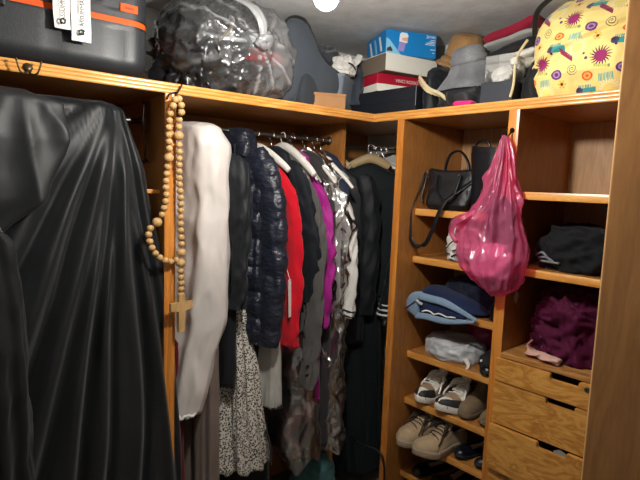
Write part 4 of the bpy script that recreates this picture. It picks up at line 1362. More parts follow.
def hat(name, label, t, d, z, mat, R, crown, ch, tilt, rz, droop, brimup=0.0):
    h = thing(name, label, 'hat', RW(t, d, z), RR + rz)
    h.rotation_euler = (tilt[0], tilt[1], RR + rz)
    bm = nb()
    prof = [(crown * 1.02, 0.0), (crown * 1.0, ch * .35), (crown * .94, ch * .7), (crown * .8, ch * .93), (crown * .5, ch * 1.02), (0.0, ch * 0.98)]
    lathe(bm, prof[::-1], 48)
    o = obj('crown', bm, mat, h)
    bm = nb()
    rings = []
    for r_, zz in ((crown * 1.0, 0.0), (crown * 1.05, 0.003), (crown * 1.3, -droop * .35), (R * .85, -droop * .75), (R, -droop), (R * 1.005, -droop - .003), (R * .985, -droop - .005), (crown * 1.3, -droop * .35 - .005), (crown * 1.0, -.005)):
        rings.append([(r_ * math.cos(a), r_ * math.sin(a), zz + (0.010 * math.sin(2 * a + .5) + .006 * math.sin(3 * a)) * (r_ - crown) / (R - crown)) for a in [2 * PI * k / 64 for k in range(64)]])
    rings.append(rings[0])
    loft(bm, rings, True, False, False)
    obj('brim', bm, mat, h)
    bm = nb(); lathe(bm, [(crown * 1.03, 0.004), (crown * 1.045, 0.006), (crown * 1.04, 0.028), (crown * 1.0, 0.030)], 48); obj('band', bm, mat, h)
    return h


hat('straw_hat', 'tan straw hat tipped up behind the grey felt hat', 0.235, 0.33, ZS1 + .28, STRAW, 0.125, 0.080, 0.095, (0.35, 0.25), 0.2, 0.03)
hat('felt_hat', 'grey felt hat with drooping brim on the heap of black clothes', 0.375, 0.155, ZS1 + .195, FELT, 0.150, 0.072, 0.070, (0.22, -0.14), 0.3, 0.085)
hp = thing('black_clothes', 'heap of black clothes below the grey felt hat', 'clothing', RW(0.385, 0.19, ZS1 + .001), RR)
bm = nb(); lump(bm, 0.150, 0.15, 0.072, 41, 0.022, 9, 100, 46); obj('cloth', bm, fabric('black_jersey', (22, 23, 27), 0.6, 0.3, 0.2, 90, 0.35), hp)
hp = thing('pink_cloth', 'bright pink cloth end under the heap of black clothes', 'cloth', RW(0.435, 0.045, ZS1 + .001), RR)
bm = nb(); folded(bm, 0.085, 0.05, 0.022, 44, 0.006, 24, 30); obj('cloth', bm, fabric('hot_pink', (216, 36, 120), 0.7), hp)
hp = thing('dark_bag', 'black shoulder bag end wedged beside the box stack', 'bag', RW(0.235, 0.16, ZS1 + .001), RR)
bm = nb(); lump(bm, 0.040, 0.10, 0.13, 47, 0.012, 10, 50, 30, 0, (0, 0, 0), .5); obj('body', bm, BLK, hp)
hp = thing('cream_strap', 'cream knotted strap hanging over the right of the black box', 'strap', RW(0.215, 0.055, ZS1 + .14), RR)
for k in range(3):
    bm = nb(); tube(bm, [(-0.03, 0.02, 0.02 - .01 * k), (0.005, -0.02 + .008 * k, -0.005 - .012 * k), (0.05, -0.02, -0.05 - .006 * k), (0.10, -0.012 + .01 * k, -0.075 - .004 * k), (0.125, 0.0, -0.098)], 0.0075, 8, .5, True, 8, rf=lambda u, th, p: 0.0014 * math.sin(u * 90 + k))
    obj('cord', bm, fabric('cream_cord', (196, 182, 144), .8, .2, .5, 200), hp)

DGB = plain('charcoal_board', (46, 50, 58), 0.6, 0, 0.3, 0.05, 150)
fb = thing('flower_box', 'charcoal gift box with clear lid showing a white flower', 'box', RW(0.575, 0.085, ZS1 + .0005), RR + 0.05)
bm = nb(); box(bm, -0.062, 0.062, -0.062, 0.062, 0, 0.078, .0012); obj('base', bm, DGB, fb, smooth=False)
bm = nb()
box(bm, -0.052, 0.052, -0.056, 0.050, 0.079, 0.176, .001)
CLR = film('clear_box', (220, 224, 228), 0.10, 0.25, 0.08, 5, 0.1)
obj('clear_lid', bm, CLR, fb, smooth=False)
bm = nb()
for k in range(46):
    r_ = 0.036 * math.sqrt((k + .5) / 46); a = k * 2.39996
    lc = Vector((r_ * math.cos(a), -0.012 + 0.6 * r_ * math.sin(a), 0.112 + r_ * 0.75 * math.sin(a)))
    pr = [(0.0, -0.006), (0.009, -0.004), (0.012, 0.002), (0.007, 0.005), (0.0, 0.0055)]
    lathe(bm, [(q[0], q[1]) for q in pr], 9, (lc.x, lc.y - 0.018 + .2 * r_, lc.z), 'y')
lathe(bm, [(0.0, 0.085), (0.034, 0.09), (0.038, 0.112), (0.03, 0.135), (0.0, 0.146)], 20, (0, -0.004, 0))
o = obj('flower', bm, WHITE, fb); o['label'] = 'white cloth flower'

# folded clothes stack behind
FCOL = [('black folded jumper, bottom of the folded pile behind the gift box', 'black', (22, 22, 26), 0.105), ('cream folded jumper above the black one in the folded pile', 'cream', (206, 200, 182), 0.05), ('white folded shirt in the middle of the folded pile', 'white', (208, 204, 196), 0.04),
        ('thin black folded top between pale clothes of the folded pile', 'ink', (26, 26, 30), 0.026), ('grey folded top just under the crimson one', 'grey', (140, 140, 138), 0.03), ('crimson folded top, uppermost of the folded pile', 'crimson', (130, 18, 44), 0.05)]
zz = ZS1 + .026
for k, (lb, nm, c_, h_) in enumerate(FCOL):
    o = thing('jumper', lb, 'clothing', RW(0.515 + 0.004 * k, 0.305 - 0.004 * k, zz), RR - 0.04 + 0.02 * (k % 3), 'folded clothes on the top shelf')
    bm = nb(); folded(bm, 0.27 - .008 * k, 0.24, h_, 51 + 3 * k, 0.009, 40, 50); obj('cloth', bm, fabric('folded_' + nm, c_, 0.85), o)
    o.rotation_euler[1] = -0.17
    zz += h_ + 0.002
o = thing('white_shirt', 'white folded top leaning in front of the folded pile above the gift box', 'clothing', RW(0.51, 0.165, ZS1 + .10), RR)
bm = nb(); folded(bm, 0.19, 0.06, 0.075, 77, 0.008, 40, 50); obj('cloth', bm, WHITE, o)

# ------------------------------------------------------------------ flowered cloth bag
YEL = (244, 216, 134)


def motif_colour(u, v):
    """the printed pattern in metres on the cloth: sunbursts, birds, seed heads, scrolls"""
    col = YEL
    P = 0.150

    def burst(x, y, r, n, body, spike, ring=None):
        d = math.hypot(x, y)
        if d > r:
            return None
        a = math.atan2(y, x)
        if d < r * .52:
            if ring and r * .18 < d < r * .30:
                return ring
            return body
        w_ = abs(((a * n / (2 * PI) + 0.9 * (d / r)) % 1) - .5) * 2
        if w_ > 0.25 + 0.75 * (d - r * .52) / (r * .48):
            return spike
        return None
    for iu in range(-1, 3):
        for iv in range(-1, 4):
            ox, oy = iu * P + (0.5 * P if iv % 2 else 0), iv * 0.105
            x, y = u - ox, v - oy
            if abs(x) > 0.09 or abs(y) > .075:
                continue
            c = burst(x - 0.002, y - 0.002, 0.026, 18, (150, 26, 96), (96, 20, 70), None)
            if c: col = c
            c = burst(x + 0.055, y - 0.030, 0.026, 22, (246, 226, 130), (250, 240, 190), None)
            if c: col = c
            # seed disc
            d = math.hypot(x - 0.050, (y + 0.030) * 1.15)
            if d < 0.0135:
                col = (90, 40, 106) if d > .009 or d < .005 else (176, 130, 180)
            d = math.hypot(x + 0.026, (y + 0.040) * 1.25)
            if d < 0.0125:
                col = (226, 88, 40) if (d > .0085 or d < .004) else (240, 176, 80)
            # bird: teal body with comb of feathers, crimson tail
            bx_, by_ = x - 0.050, y - 0.030
            if -0.024 < bx_ < 0.016 and -0.004 < by_ < 0.017:
                if by_ < 0.009 or ((bx_ * 260) % 1) < .6:
                    if not (by_ > 0.011 and bx_ > .008):
                        col = (44, 150, 150)
            if math.hypot(bx_ + 0.022, by_ - .004) < 0.0085:
                col = (70, 60, 90)
            q = (bx_ - 0.012) * 0.75 + by_ * 0.66
            p = -(bx_ - 0.012) * 0.66 + by_ * 0.75
            if 0.0 < (bx_ - .004) < 0.034 and abs(by_ + 0.010 + (bx_ - .004) * 0.75 - .008) < 0.0065:
                col = (140, 28, 74)
            # feather sprig
            fx, fy = x + 0.005, y + 0.047
            if abs(fx - .02) < .016 and abs(fy) < .008 and ((fx * 300) % 1) < .65:
                col = (86, 178, 170)
            # scroll
            sx_, sy_ = x + 0.060, y + 0.022
            r_ = math.hypot(sx_, sy_)
            if r_ < .013:
                a = math.atan2(sy_, sx_)
                if abs(((r_ / .0055 - a / (2 * PI)) % 1) - .5) < .16:
                    col = (60, 74, 66)
            # dots and small leaves
            for dx_, dy_, rr, cc in ((0.026, 0.036, .0042, (40, 40, 70)), (0.032, 0.024, .003, (40, 40, 70)), (-0.03, 0.000, .0038, (62, 58, 110)), (-.036, .012, .0028, (30, 70, 70)), (0.022, -.024, .0035, (50, 40, 60))):
                if math.hypot(x - dx_, y - dy_) < rr:
                    col = cc
            d = math.hypot(x + 0.012, y - 0.052)
            if d < .010:
                a = math.atan2(y - .052, x + .012)
                if d < .004: col = (70, 40, 30)
                elif math.cos(a * 6) > -.2: col = (240, 176, 50)
            if abs(y + 0.018 + 0.15 * (x + .02)) < .0035 and -.012 < x + .0 < .026 and ((x * 420) % 1) < .6:
                col = (150, 176, 70)
    return col


def painted(name):
    m, nt, b, out = new_mat(name)
    at = nt.nodes.new('ShaderNodeAttribute'); at.attribute_name = 'print'
    nt.links.new(at.outputs['Color'], b.inputs['Base Color'])
    b.inputs['Roughness'].default_value = 0.75
    b.inputs['Sheen Weight'].default_value = 0.15
    tc = nt.nodes.new('ShaderNodeTexCoord'); n = nt.nodes.new('ShaderNodeTexNoise'); n.inputs['Scale'].default_value = 300
    bp = nt.nodes.new('ShaderNodeBump'); bp.inputs['Strength'].default_value = .15; bp.inputs['Distance'].default_value = .002
    nt.links.new(tc.outputs['Object'], n.inputs['Vector']); nt.links.new(n.outputs['Fac'], bp.inputs['Height']); nt.links.new(bp.outputs['Normal'], b.inputs['Normal'])
    return m


fl = thing('flowered_bag', 'big yellow cloth bag printed with flowers and birds at the shelf end', 'bag', RW(0.650, 0.035, ZS1 + .001), RR)
NU, NV = 330, 260
W_, H_ = 0.42, 0.372
bm = nb()
lay = bm.loops.layers.float_color.new('print')
grid = []
for j in range(NV + 1):
    v = j / NV
    row = []
    for i in range(NU + 1):
        u = i / NU
        x = u * W_
        z = v * H_
        # left side leans back to the top, face bulges
        lean = 0.05 * max(0, v - 0.62) ** 1.3 * (1 - u) * 2.2
        xx = x * (1 - 0.06 * v * (1 - u)) + lean * (1 - u) * 1.3 + 0.012 * math.sin(v * 5) * (1 - u)
        dep = 0.055 * (1 - (2 * u - 1) ** 2) ** .5 * min(1, (math.sin(PI * min(1, v * 1.02 + .02)) * 1.5)) if 0 < u < 1 else 0
        y = 0.045 - dep * 1.1 + 0.12 * v ** 3 + 0.05 * (abs(2 * u - 1)) ** 4
        fold = -0.010 * math.exp(-((v - .30 - .62 * u * .7) / .03) ** 2) + 0.012 * math.exp(-((v - .25 - .62 * u * .7) / .05) ** 2)
        y += fold + 0.010 * fbm(u * 4, v * 4, 3.3, 3)
        zz = z + 0.006 * math.sin(u * 9) * (1 - v) * 0 + (0.012 * (1 - v) ** 6 * (0.5 + 0.5 * math.sin(u * 7 + 1)))
        row.append(bm.verts.new((xx, y, zz)))
    grid.append(row)
cache = {}
for j in range(NV):
    for i in range(NU):
        f = bm.faces.new((grid[j][i], grid[j][i + 1], grid[j + 1][i + 1], grid[j + 1][i]))
        c_ = rgb(motif_colour(((i + .5) / NU * W_ + .035) / 1.38, ((j + .5) / NV * H_ + .03) / 1.38))
        for lp in f.loops:
            lp[lay] = c_
# back half of the sack
back = []
for j in range(NV + 1):
    row = [grid[j][0]]
    for i in range(1, 12):
        a, b = grid[j][0].co, grid[j][NU].co
        t = i / 12
        p = a.lerp(b, t)
        row.append(bm.verts.new((p.x, p.y + 0.20 * math.sin(PI * t) ** .6, p.z)))
    row.append(grid[j][NU])
    back.append(row)
for j in range(NV):
    for i in range(12):
        f = bm.faces.new((back[j][i], back[j + 1][i], back[j + 1][i + 1], back[j][i + 1]))
        for lp in f.loops:
            lp[lay] = rgb(YEL)
for R_, rev in ((0, False), (NV, True)):
    loop = grid[R_] + back[R_][1:-1][::-1]
    f = bm.faces.new(loop if rev else loop[::-1])
    for lp in f.loops:
        lp[lay] = rgb(YEL)
obj('sack', bm, painted('flowered_cloth'), fl)
bm = nb(); tube(bm, [(0.005, 0.10, 0.255), (0.025, 0.06, 0.315), (0.07, 0.05, 0.350), (0.14, 0.06, 0.380)], 0.016, 10, .35, up=(0, 1, 0)); obj('handle', bm, NEARBLK, fl)
bm = nb(); tube(bm, [(0.014, 0.03, 0.22), (0.0, 0.0, 0.17), (-0.008, -0.005, 0.13), (-0.006, -0.01, 0.06), (-0.014, -0.012, 0.015)], 0.005, 8, .6); obj('drawstring', bm, fabric('cream_string', (206, 190, 150), .8), fl)
bm = nb(); lump(bm, 0.014, 0.012, 0.018, 3, 0.004, 40, 24, 14, 0.13, (-0.012, -0.002, 0)); obj('knot', bm, fabric('pale_knot', (200, 196, 186), .8), fl)
hp = thing('dark_jumper', 'dark jumper stuffed behind the left side of the flowered bag', 'clothing', RW(0.68, 0.15, ZS1 + .001), RR)
bm = nb(); lump(bm, 0.05, 0.08, 0.10, 61, 0.016, 12, 50, 30, 0, (0, 0, 0), .5); obj('cloth', bm, NEARBLK, hp)

# ------------------------------------------------------------------ coat hooks and bead string
def coat_hook(label, s, z):
    h = thing('coat_hook', label, 'hook', LW(s, -0.0045, z), RL)
    bm = nb(); lathe(bm, [(0.0, -0.006), (0.011, -0.005), (0.0135, -0.001), (0.0135, 0.0), (0.0, 0.0)], 22, (0, 0, 0.0), 'y'); obj('plate', bm, M_BRONZE, h)
    for sg in (-1, 1):
        bm = nb(); tube(bm, [(0, -0.005, -0.010), (sg * 0.010, -0.016, -0.020), (sg * 0.022, -0.024, -0.016), (sg * 0.029, -0.028, 0.004), (sg * 0.031, -0.028, 0.012)], 0.0026, 8)
        lathe(bm, [(0, -.004), (.003, -.003), (.004, 0), (.003, .003), (0, .004)], 10, (sg * 0.031, -0.028, 0.015))
        obj('prong', bm, M_BRONZE, h)
    return h


coat_hook('double bronze coat hook on the shelf edge below the suitcase', 1.372, 1.908)
rh = thing('wall_hook', 'black iron hook on the shelf edge holding the wooden bead string', 'hook', LW(0.940, -0.0045, 1.900), RL)
bm = nb(); tube(bm, [(0.030, -0.012, 0.024), (0.014, -0.010, -0.004), (0.008, -0.004, -0.004), (-0.012, -0.003, -0.012), (-0.020, -0.008, -0.030)], 0.0032, 8); obj('arm', bm, M_BLACKMETAL, rh)
bm = nb(); tube(bm, [(0.010, -0.004, -0.01), (0.016, -0.012, -0.03), (0.008, -0.03, -0.045), (-0.004, -0.036, -0.032)], 0.003, 8); obj('prong', bm, M_BLACKMETAL, rh)
BEAD = wood('pale_bead_wood', (164, 124, 72), (204, 168, 114), 'z', 3.0, 0.55, 0.3, 0.0)
rs = thing('bead_rosary', 'large pale wooden rosary with cross hanging on the fluted upright', 'rosary', LW(0.940, -0.022, 1.885), RL)


def bead_mesh(r):
    bm = nb(); lathe(bm, [(0.0, -r * .84), (r * .45, -r * .82), (r * .82, -r * .52), (r, 0), (r * .82, r * .52), (r * .45, r * .82), (0.0, r * .84)], 16)
    me = bpy.data.meshes.new('bead')
    bmesh.ops.recalc_face_normals(bm, faces=bm.faces)
    bm.to_mesh(me); bm.free()
    me.polygons.foreach_set('use_smooth', [True] * len(me.polygons))
    me.materials.append(BEAD)
    return me


BM0, BM1 = bead_mesh(0.0128), bead_mesh(0.0178)
# path seen from the front: x to the right of the upright's middle, z from the hook
PATH = [(0.004, -0.012), (-0.012, -0.030), (-0.018, -0.10), (-0.020, -0.20), (-0.028, -0.30), (-0.036, -0.37), (-0.050, -0.42), (-0.086, -0.455), (-0.090, -0.49), (-0.072, -0.535), (-0.035, -0.565), (0.0, -0.572), (0.024, -0.552),
        (0.026, -0.50), (0.024, -0.40), (0.020, -0.30), (0.016, -0.20), (0.016, -0.10), (0.014, -0.03), (0.004, -0.012)]
BIG = {8, 17, 27, 44, 54, 62}


def yoff(x, z):
    """beads lie just in front of the upright; off its side they lie against the hanging cloth"""
    return -0.006 + 0.004 * math.sin(z * 40) - (0.01 if abs(x) > .03 else 0)


dense = catmull([(a, 0, b) for a, b in PATH], 40)
cnt, acc, need, prev_ = 0, 0.0, 0.012, dense[0]
for p in dense[1:]:
    acc += (p - prev_).length
    prev_ = p
    if acc >= need and cnt < 86:
        acc = 0.0
        bgd = cnt in BIG
        need = 0.0305 if (bgd or cnt + 1 in BIG) else 0.0225
        o = bpy.data.objects.new('bead', BM1 if bgd else BM0)
        COL.objects.link(o)
        o.parent = rs
        o.location = (p.x, yoff(p.x, p.z) - (0.018 if p.z > -.06 else 0), p.z)
        o.rotation_euler = (rnd.uniform(-.3, .3), rnd.uniform(-.4, .4), rnd.uniform(0, 3))
        cnt += 1
bm = nb(); tube(bm, [(p.x, yoff(p.x, p.z), p.z) for p in dense[::6]], 0.0016, 6, 1, False); obj('string', bm, fabric('jute', (150, 120, 80)), rs)
for k in range(6):
    o = bpy.data.objects.new('bead', BM1 if k == 0 else BM0)
    COL.objects.link(o); o.parent = rs
    o.location = (0.024 + .001 * k * (1 - k * .1), -0.010, -0.578 - (0.0 if k == 0 else 0.008) - 0.0215 * k)
bm = nb(); prism(bm, [(-.0125, -.132), (.0125, -.132), (.0130, -.054), (.046, -.052), (.046, -.025), (.0130, -.023), (.0115, 0.006), (-.0115, 0.006), (-.0130, -.023), (-.046, -.023), (-.046, -.052), (-.0130, -.054)], -.007, .007, 'y', .0015)
crs = obj('cross', bm, BEAD, rs, (0.024, -0.018, -0.694), None, smooth=False)
crs.rotation_euler = (0, 0, 0.25)
# ------------------------------------------------------------------ handbag and purse on the top shoe shelf
LEATH = plain('black_leather', (19, 21, 25), 0.42, 0, 0.5, 0.35, 160)
LEATH2 = plain('smooth_black_leather', (18, 19, 24), 0.32, 0, 0.5, 0.15, 120)
ZA = SH_L[0]
hb = thing('handbag', 'soft black leather handbag with two handles and a long strap hanging down', 'handbag', RW(0.308, 0.178, ZA + .001), RR)
bm = nb()
rings = []
for j in range(31):
    u = j / 30
    z = 0.178 * u
    hw = 0.108 + 0.018 * u - 0.020 * (1 - min(1, u * 5)) ** 2
    hd_ = 0.058 - 0.030 * u - 0.012 * (1 - min(1, u * 6)) ** 2
    ring = []
    for i in range(80):
        th = 2 * PI * i / 80
        x = hw * sgnp(math.cos(th), .35)
        y = hd_ * sgnp(math.sin(th), .5)
        zz = z - (0.012 * (1 - (x / hw) ** 2) * u) + (0.004 if u < .1 else 0)
        k = 0.006 * fbm(x * 16, y * 16, zz * 14, 3) + 0.004 * ridge(x * 12 + 3, y * 9, zz * 14, 2) * (1 - u)
        ring.append((x + 0.012 * math.sin(u * 2.2), y - k + .01 * u, max(zz, 0.0)))
    rings.append(ring)
loft(bm, rings); obj('body', bm, LEATH, hb)
bm = nb(); tube(bm, [(-0.112, 0.006, 0.180), (-0.05, 0.004, 0.171), (0.02, 0.004, 0.169), (0.09, 0.006, 0.175), (0.138, 0.008, 0.181)], 0.0042, 8); obj('zip', bm, LEATH2, hb)
bm = nb(); tube(bm, [(-0.055, 0.034, 0.15), (-0.053, 0.034, 0.20), (-0.035, 0.036, 0.245), (0.0, 0.038, 0.260), (0.03, 0.038, 0.245), (0.058, 0.036, 0.205), (0.07, 0.034, 0.155)], 0.010, 12, .5, up=(0, 1, 0)); obj('handle', bm, LEATH2, hb)
bm = nb(); tube(bm, [(-0.045, -0.032, 0.150), (-0.042, -0.044, 0.125), (-0.028, -0.062, 0.085), (0.0, -0.072, 0.055), (0.035, -0.072, 0.040), (0.06, -0.064, 0.060), (0.072, -0.05, 0.11), (0.072, -0.034, 0.150)], 0.009, 12, .5, up=(0, 1, 0)); obj('handle', bm, LEATH2, hb)
bm = nb(); tube(bm, [(-0.122, -0.005, 0.165), (-0.132, -0.018, 0.15), (-0.136, -0.05, 0.08), (-0.138, -0.094, 0.00), (-0.136, -0.100, -0.08), (-0.126, -0.100, -0.135), (-0.09, -0.100, -0.165), (-0.045, -0.100, -0.150), (-0.012, -0.100, -0.085), (0.015, -0.096, -0.005), (0.035, -0.080, 0.045), (0.08, -0.05, 0.09), (0.13, -0.02, 0.14)], 0.0095, 10, .22, True, 8, up=(1, 0.1, 0.35))
obj('shoulder_strap', bm, LEATH2, hb)
bm = nb(); tube(bm, [(-0.128 + .011 * math.cos(a), -0.012, 0.158 + .011 * math.sin(a)) for a in [2 * PI * k / 16 for k in range(17)]], 0.002, 6, 1, False); obj('strap_ring', bm, M_CHROME, hb)
bm = nb(); box(bm, 0.052, 0.062, -0.033, -0.029, 0.150, 0.156, .001); obj('logo', bm, M_CHROME, hb)
bm = nb(); tube(bm, [(-0.120, -0.014, 0.150), (-0.118, -0.03, 0.10), (-0.122, -0.04, 0.05), (-0.116, -0.04, 0.03)], 0.004, 8, .6); obj('tassel', bm, LEATH2, hb)

pu = thing('bucket_purse', 'upright black bucket purse between handbag and pink plastic bag', 'handbag', RW(0.492, 0.195, ZA + .001), RR)
bm = nb()
rings = []
for j in range(33):
    u = j / 32
    r_ = (0.072 + 0.014 * u) * (1 - .12 * (1 - min(1, u * 8)) ** 2)
    ring = [(r_ * sgnp(math.cos(a), .7) + 0.003 * N3(math.cos(a) * 2, math.sin(a) * 2, u * 5), r_ * .85 * sgnp(math.sin(a), .7) + .004 * N3(math.cos(a) * 3, math.sin(a) * 3, u * 4 + 3), 0.266 * u + (0.006 * math.sin(2 * a) if j == 32 else 0)) for a in [2 * PI * k / 64 for k in range(64)]]
    rings.append(ring)
loft(bm, rings); obj('body', bm, LEATH2, pu, angle=60)
bm = nb(); tube(bm, [(-0.075, -0.03, 0.225), (-0.070, -0.035, 0.262), (-0.045, -0.04, 0.292), (-0.010, -0.04, 0.292), (0.008, -0.038, 0.262)], 0.0065, 10, .6, up=(0, 1, 0)); obj('handle', bm, LEATH2, pu)
bm = nb(); tube(bm, [(r * 1.004 * 0.086 * sgnp(math.cos(a), .7), 0.086 * .85 * 1.004 * sgnp(math.sin(a), .7), 0.240) for r in (1,) for a in [2 * PI * k / 48 for k in range(49)]], 0.002, 6, 1, False); obj('rim_seam', bm, LEATH, pu)

# ------------------------------------------------------------------ pink carrier bag
PINKF, nt_, b_, o_ = new_mat('pink_film')
b_.inputs['Base Color'].default_value = rgb((228, 124, 166))
b_.inputs['Roughness'].default_value = 0.2
b_.inputs['Specular IOR Level'].default_value = 0.9
b_.inputs['Coat Weight'].default_value = 0.4
tr_ = nt_.nodes.new('ShaderNodeBsdfTransparent'); tr_.inputs['Color'].default_value = rgb((250, 172, 204))
tl_ = nt_.nodes.new('ShaderNodeBsdfTranslucent'); tl_.inputs['Color'].default_value = rgb((236, 124, 170))
tc = nt_.nodes.new('ShaderNodeTexCoord'); n_ = nt_.nodes.new('ShaderNodeTexNoise'); n_.noise_type = 'RIDGED_MULTIFRACTAL'; n_.inputs['Scale'].default_value = 13; n_.inputs['Detail'].default_value = 4; n_.inputs['Distortion'].default_value = .8
bp_ = nt_.nodes.new('ShaderNodeBump'); bp_.inputs['Strength'].default_value = .8; bp_.inputs['Distance'].default_value = .012
nt_.links.new(tc.outputs['Object'], n_.inputs['Vector']); nt_.links.new(n_.outputs['Fac'], bp_.inputs['Height']); nt_.links.new(bp_.outputs['Normal'], b_.inputs['Normal'])
m1_ = nt_.nodes.new('ShaderNodeMixShader'); m1_.inputs[0].default_value = .40
m2_ = nt_.nodes.new('ShaderNodeMixShader'); m2_.inputs[0].default_value = .58
nt_.links.new(b_.outputs[0], m1_.inputs[1]); nt_.links.new(tl_.outputs[0], m1_.inputs[2])
nt_.links.new(m1_.outputs[0], m2_.inputs[1]); nt_.links.new(tr_.outputs[0], m2_.inputs[2]); nt_.links.new(m2_.outputs[0], o_.inputs['Surface'])

hk = thing('small_hook', 'small dark hook on the shelving upright holding the pink plastic bag', 'hook', RW(0.668, -0.004, 1.800), RR)
bm = nb(); tube(bm, [(0, 0, 0.02), (0, -0.012, 0.010), (0, -0.028, -0.004), (0, -0.040, 0.000), (0, -0.043, 0.014)], 0.003, 8); lathe(bm, [(0, -.004), (.009, -.003), (.009, 0), (0, 0)], 14, (0, 0, .02), 'y'); obj('prong', bm, M_BLACKMETAL, hk)
pk = thing('carrier_bag', 'full pink plastic carrier bag hanging from the shelving upright', 'bag', RW(0.672, -0.035, 1.795), RR)
bm = nb()
KEY = [(0.0, 0.012, 0.012, -.012), (0.05, 0.022, 0.018, -.010), (0.14, 0.038, 0.030, -.006), (0.30, 0.062, 0.042, -.010), (0.48, 0.094, 0.055, -.022), (0.62, 0.126, 0.070, -.034), (0.75, 0.128, 0.082, -.028), (0.86, 0.108, 0.080, -.020), (0.94, 0.078, 0.060, -.012), (0.98, 0.046, 0.04, -.012), (1.0, 0.012, 0.012, -.012)]
rings = []
NN, MM = 150, 130
for j in range(MM + 1):
    u = j / MM
    hw, hd_, xo = lerpk(KEY, u)
    z = 0.004 - 0.580 * u
    ring = []
    for i in range(NN):
        a = 2 * PI * i / NN
        c, s = math.cos(a), math.sin(a)
        pl = (1 - 2 * abs(math.sin(a * 4.5 + 1.3 * N3(c * 2, s * 2, u * 2)))) * .5 + (1 - 2 * abs(math.sin(a * 10 + .4 + 2 * N3(c, s, u * 3 + 5)))) * .3
        k = 0.019 * pl * (0.25 + 0.75 * (1 - u)) * min(1, u * 6)
        k += (0.022 * (ridge(c * 1.1 + 7 + .3 * N3(c * 2, s * 2, u * 5), s * 1.1, u * 2.6, 2) - .75) + 0.004 * (ridge(c * 3.3, s * 3.3, u * 9, 2) - .7)) * min(1, u * 3) * (1.0 if u < .95 else .4)
        x = xo + (hw + k) * c
        y = (hd_ + k) * s
        y = min(y, 0.030 + 0.0 * u)
        if c < -0.3:
            z2 = z + 0.02 * math.exp(-((u - .93) / .1) ** 2)
        else:
            z2 = z
        ring.append((x, y - 0.012 * math.sin(u * PI), z2 + .006 * N3(c * 3, s * 3, u * 8)))
    rings.append(ring)
loft(bm, rings); obj('film', bm, PINKF, pk)
bm = nb(); tube(bm, [(-0.075, -0.055, -0.27), (-0.120, -0.066, -0.295), (-0.160, -0.06, -0.320), (-0.176, -0.05, -0.355), (-0.150, -0.05, -0.39)], [(0, .012), (.5, .022), (1, .014)], 16, .5, True, 8, rf=lambda u, th, p: .004 * math.sin(th * 5 + u * 6)); obj('handle', bm, PINKF, pk)
hp = thing('white_plastic_bag', 'white plastic bag showing through the pink carrier bag', 'bag', RW(0.645, -0.048, 1.285), RR)
bm = nb(); lump(bm, 0.080, 0.036, 0.080, 71, 0.016, 12, 80, 40); obj('film', bm, fabric('white_poly', (226, 214, 220), .35, .1, .3, 40, .6), hp)
hp = thing('folded_dark_cloth', 'dark folded cloth inside the pink carrier bag above the white one', 'clothing', RW(0.665, -0.044, 1.43), RR)
bm = nb(); lump(bm, 0.050, 0.030, 0.095, 74, 0.016, 12, 60, 34); obj('cloth', bm, fabric('plum_cloth', (60, 30, 44), .8), hp)

# ------------------------------------------------------------------ second shoe shelf: white parcel
hp = thing('white_parcel', 'crumpled white paper bag with black cords behind the pink carrier bag', 'bag', RW(0.395, 0.215, SH_L[1] + .001), RR)
bm = nb(); lump(bm, 0.085, 0.085, 0.105, 81, 0.024, 11, 90, 50); obj('paper', bm, WPAPER, hp)
for q in ([(-0.055, -0.085, 0.055), (-0.035, -0.095, 0.075), (-0.005, -0.095, 0.10)], [(-0.055, -0.09, 0.058), (-0.05, -0.095, 0.035), (-0.035, -0.09, 0.03)], [(-0.02, -0.095, 0.045), (0.02, -0.1, 0.06), (0.06, -0.09, 0.062)]):
    bm = nb(); tube(bm, q, .003, 8); obj('cord', bm, INK, hp)
hp = thing('sunglasses_pouch', 'grey fabric pouch with black rim at the edge of the second shelf', 'pouch', RW(0.435, 0.148, SH_L[1] + .001), RR)
bm = nb(); pillow(bm, [(-0.065, 0.0), (-0.068, 0.018), (-0.03, 0.034), (0.03, 0.036), (0.066, 0.02), (0.066, 0.0)], 0.028, 0, 6, 5, .5, .002, 20, 3); obj('body', bm, fabric('pouch_grey', (150, 156, 158), .7), hp)
bm = nb(); tube(bm, [(-0.066, -0.024, 0.020), (-0.03, -0.028, 0.036), (0.03, -0.028, 0.038), (0.066, -0.022, 0.022)], .004, 8); obj('rim', bm, INK, hp)

# ------------------------------------------------------------------ third shelf: jeans
DENIM = fabric('dark_denim', (30, 42, 74), .9, .2, .5, 420, .15, .1)
LDEN = fabric('pale_denim', (124, 148, 172), .9, .2, .5, 420, .15, .1)
ZJ = SH_L[2]
jn = thing('folded_jeans', 'folded jeans with pale inside-out waistband spilling over the shelf edge', 'jeans', RW(0.365, 0.150, ZJ + .001), RR)
bm = nb(); pillow(bm, [(-0.150, 0.012), (-0.160, 0.055), (-0.12, 0.088), (-0.03, 0.078), (0.07, 0.066), (0.15, 0.030), (0.172, 0.010), (0.10, 0.0), (0.0, -0.004), (-0.10, 0.0)], 0.085, 0.03, 9, 6, .5, .006, 9, 5)
obj('legs', bm, DENIM, jn)
bm = nb(); pillow(bm, [(-0.175, -0.028), (-0.182, 0.02), (-0.150, 0.060), (-0.10, 0.072), (-0.105, 0.045), (-0.112, 0.02), (-0.11, -0.015), (-0.12, -0.048), (-0.15, -0.040)], 0.016, -0.072, 6, 6, .4, .004, 14, 8)
obj('waistband', bm, LDEN, jn)
bm = nb(); tube(bm, [(-0.115, -0.078, 0.052), (-0.05, -0.086, 0.052), (0.02, -0.088, 0.050), (0.09, -0.080, 0.030), (0.165, -0.06, -0.002)], [(0, .017), (.5, .016), (1, .008)], 14, .45, True, 8, up=(0, .2, 1)); obj('turned_edge', bm, LDEN, jn)
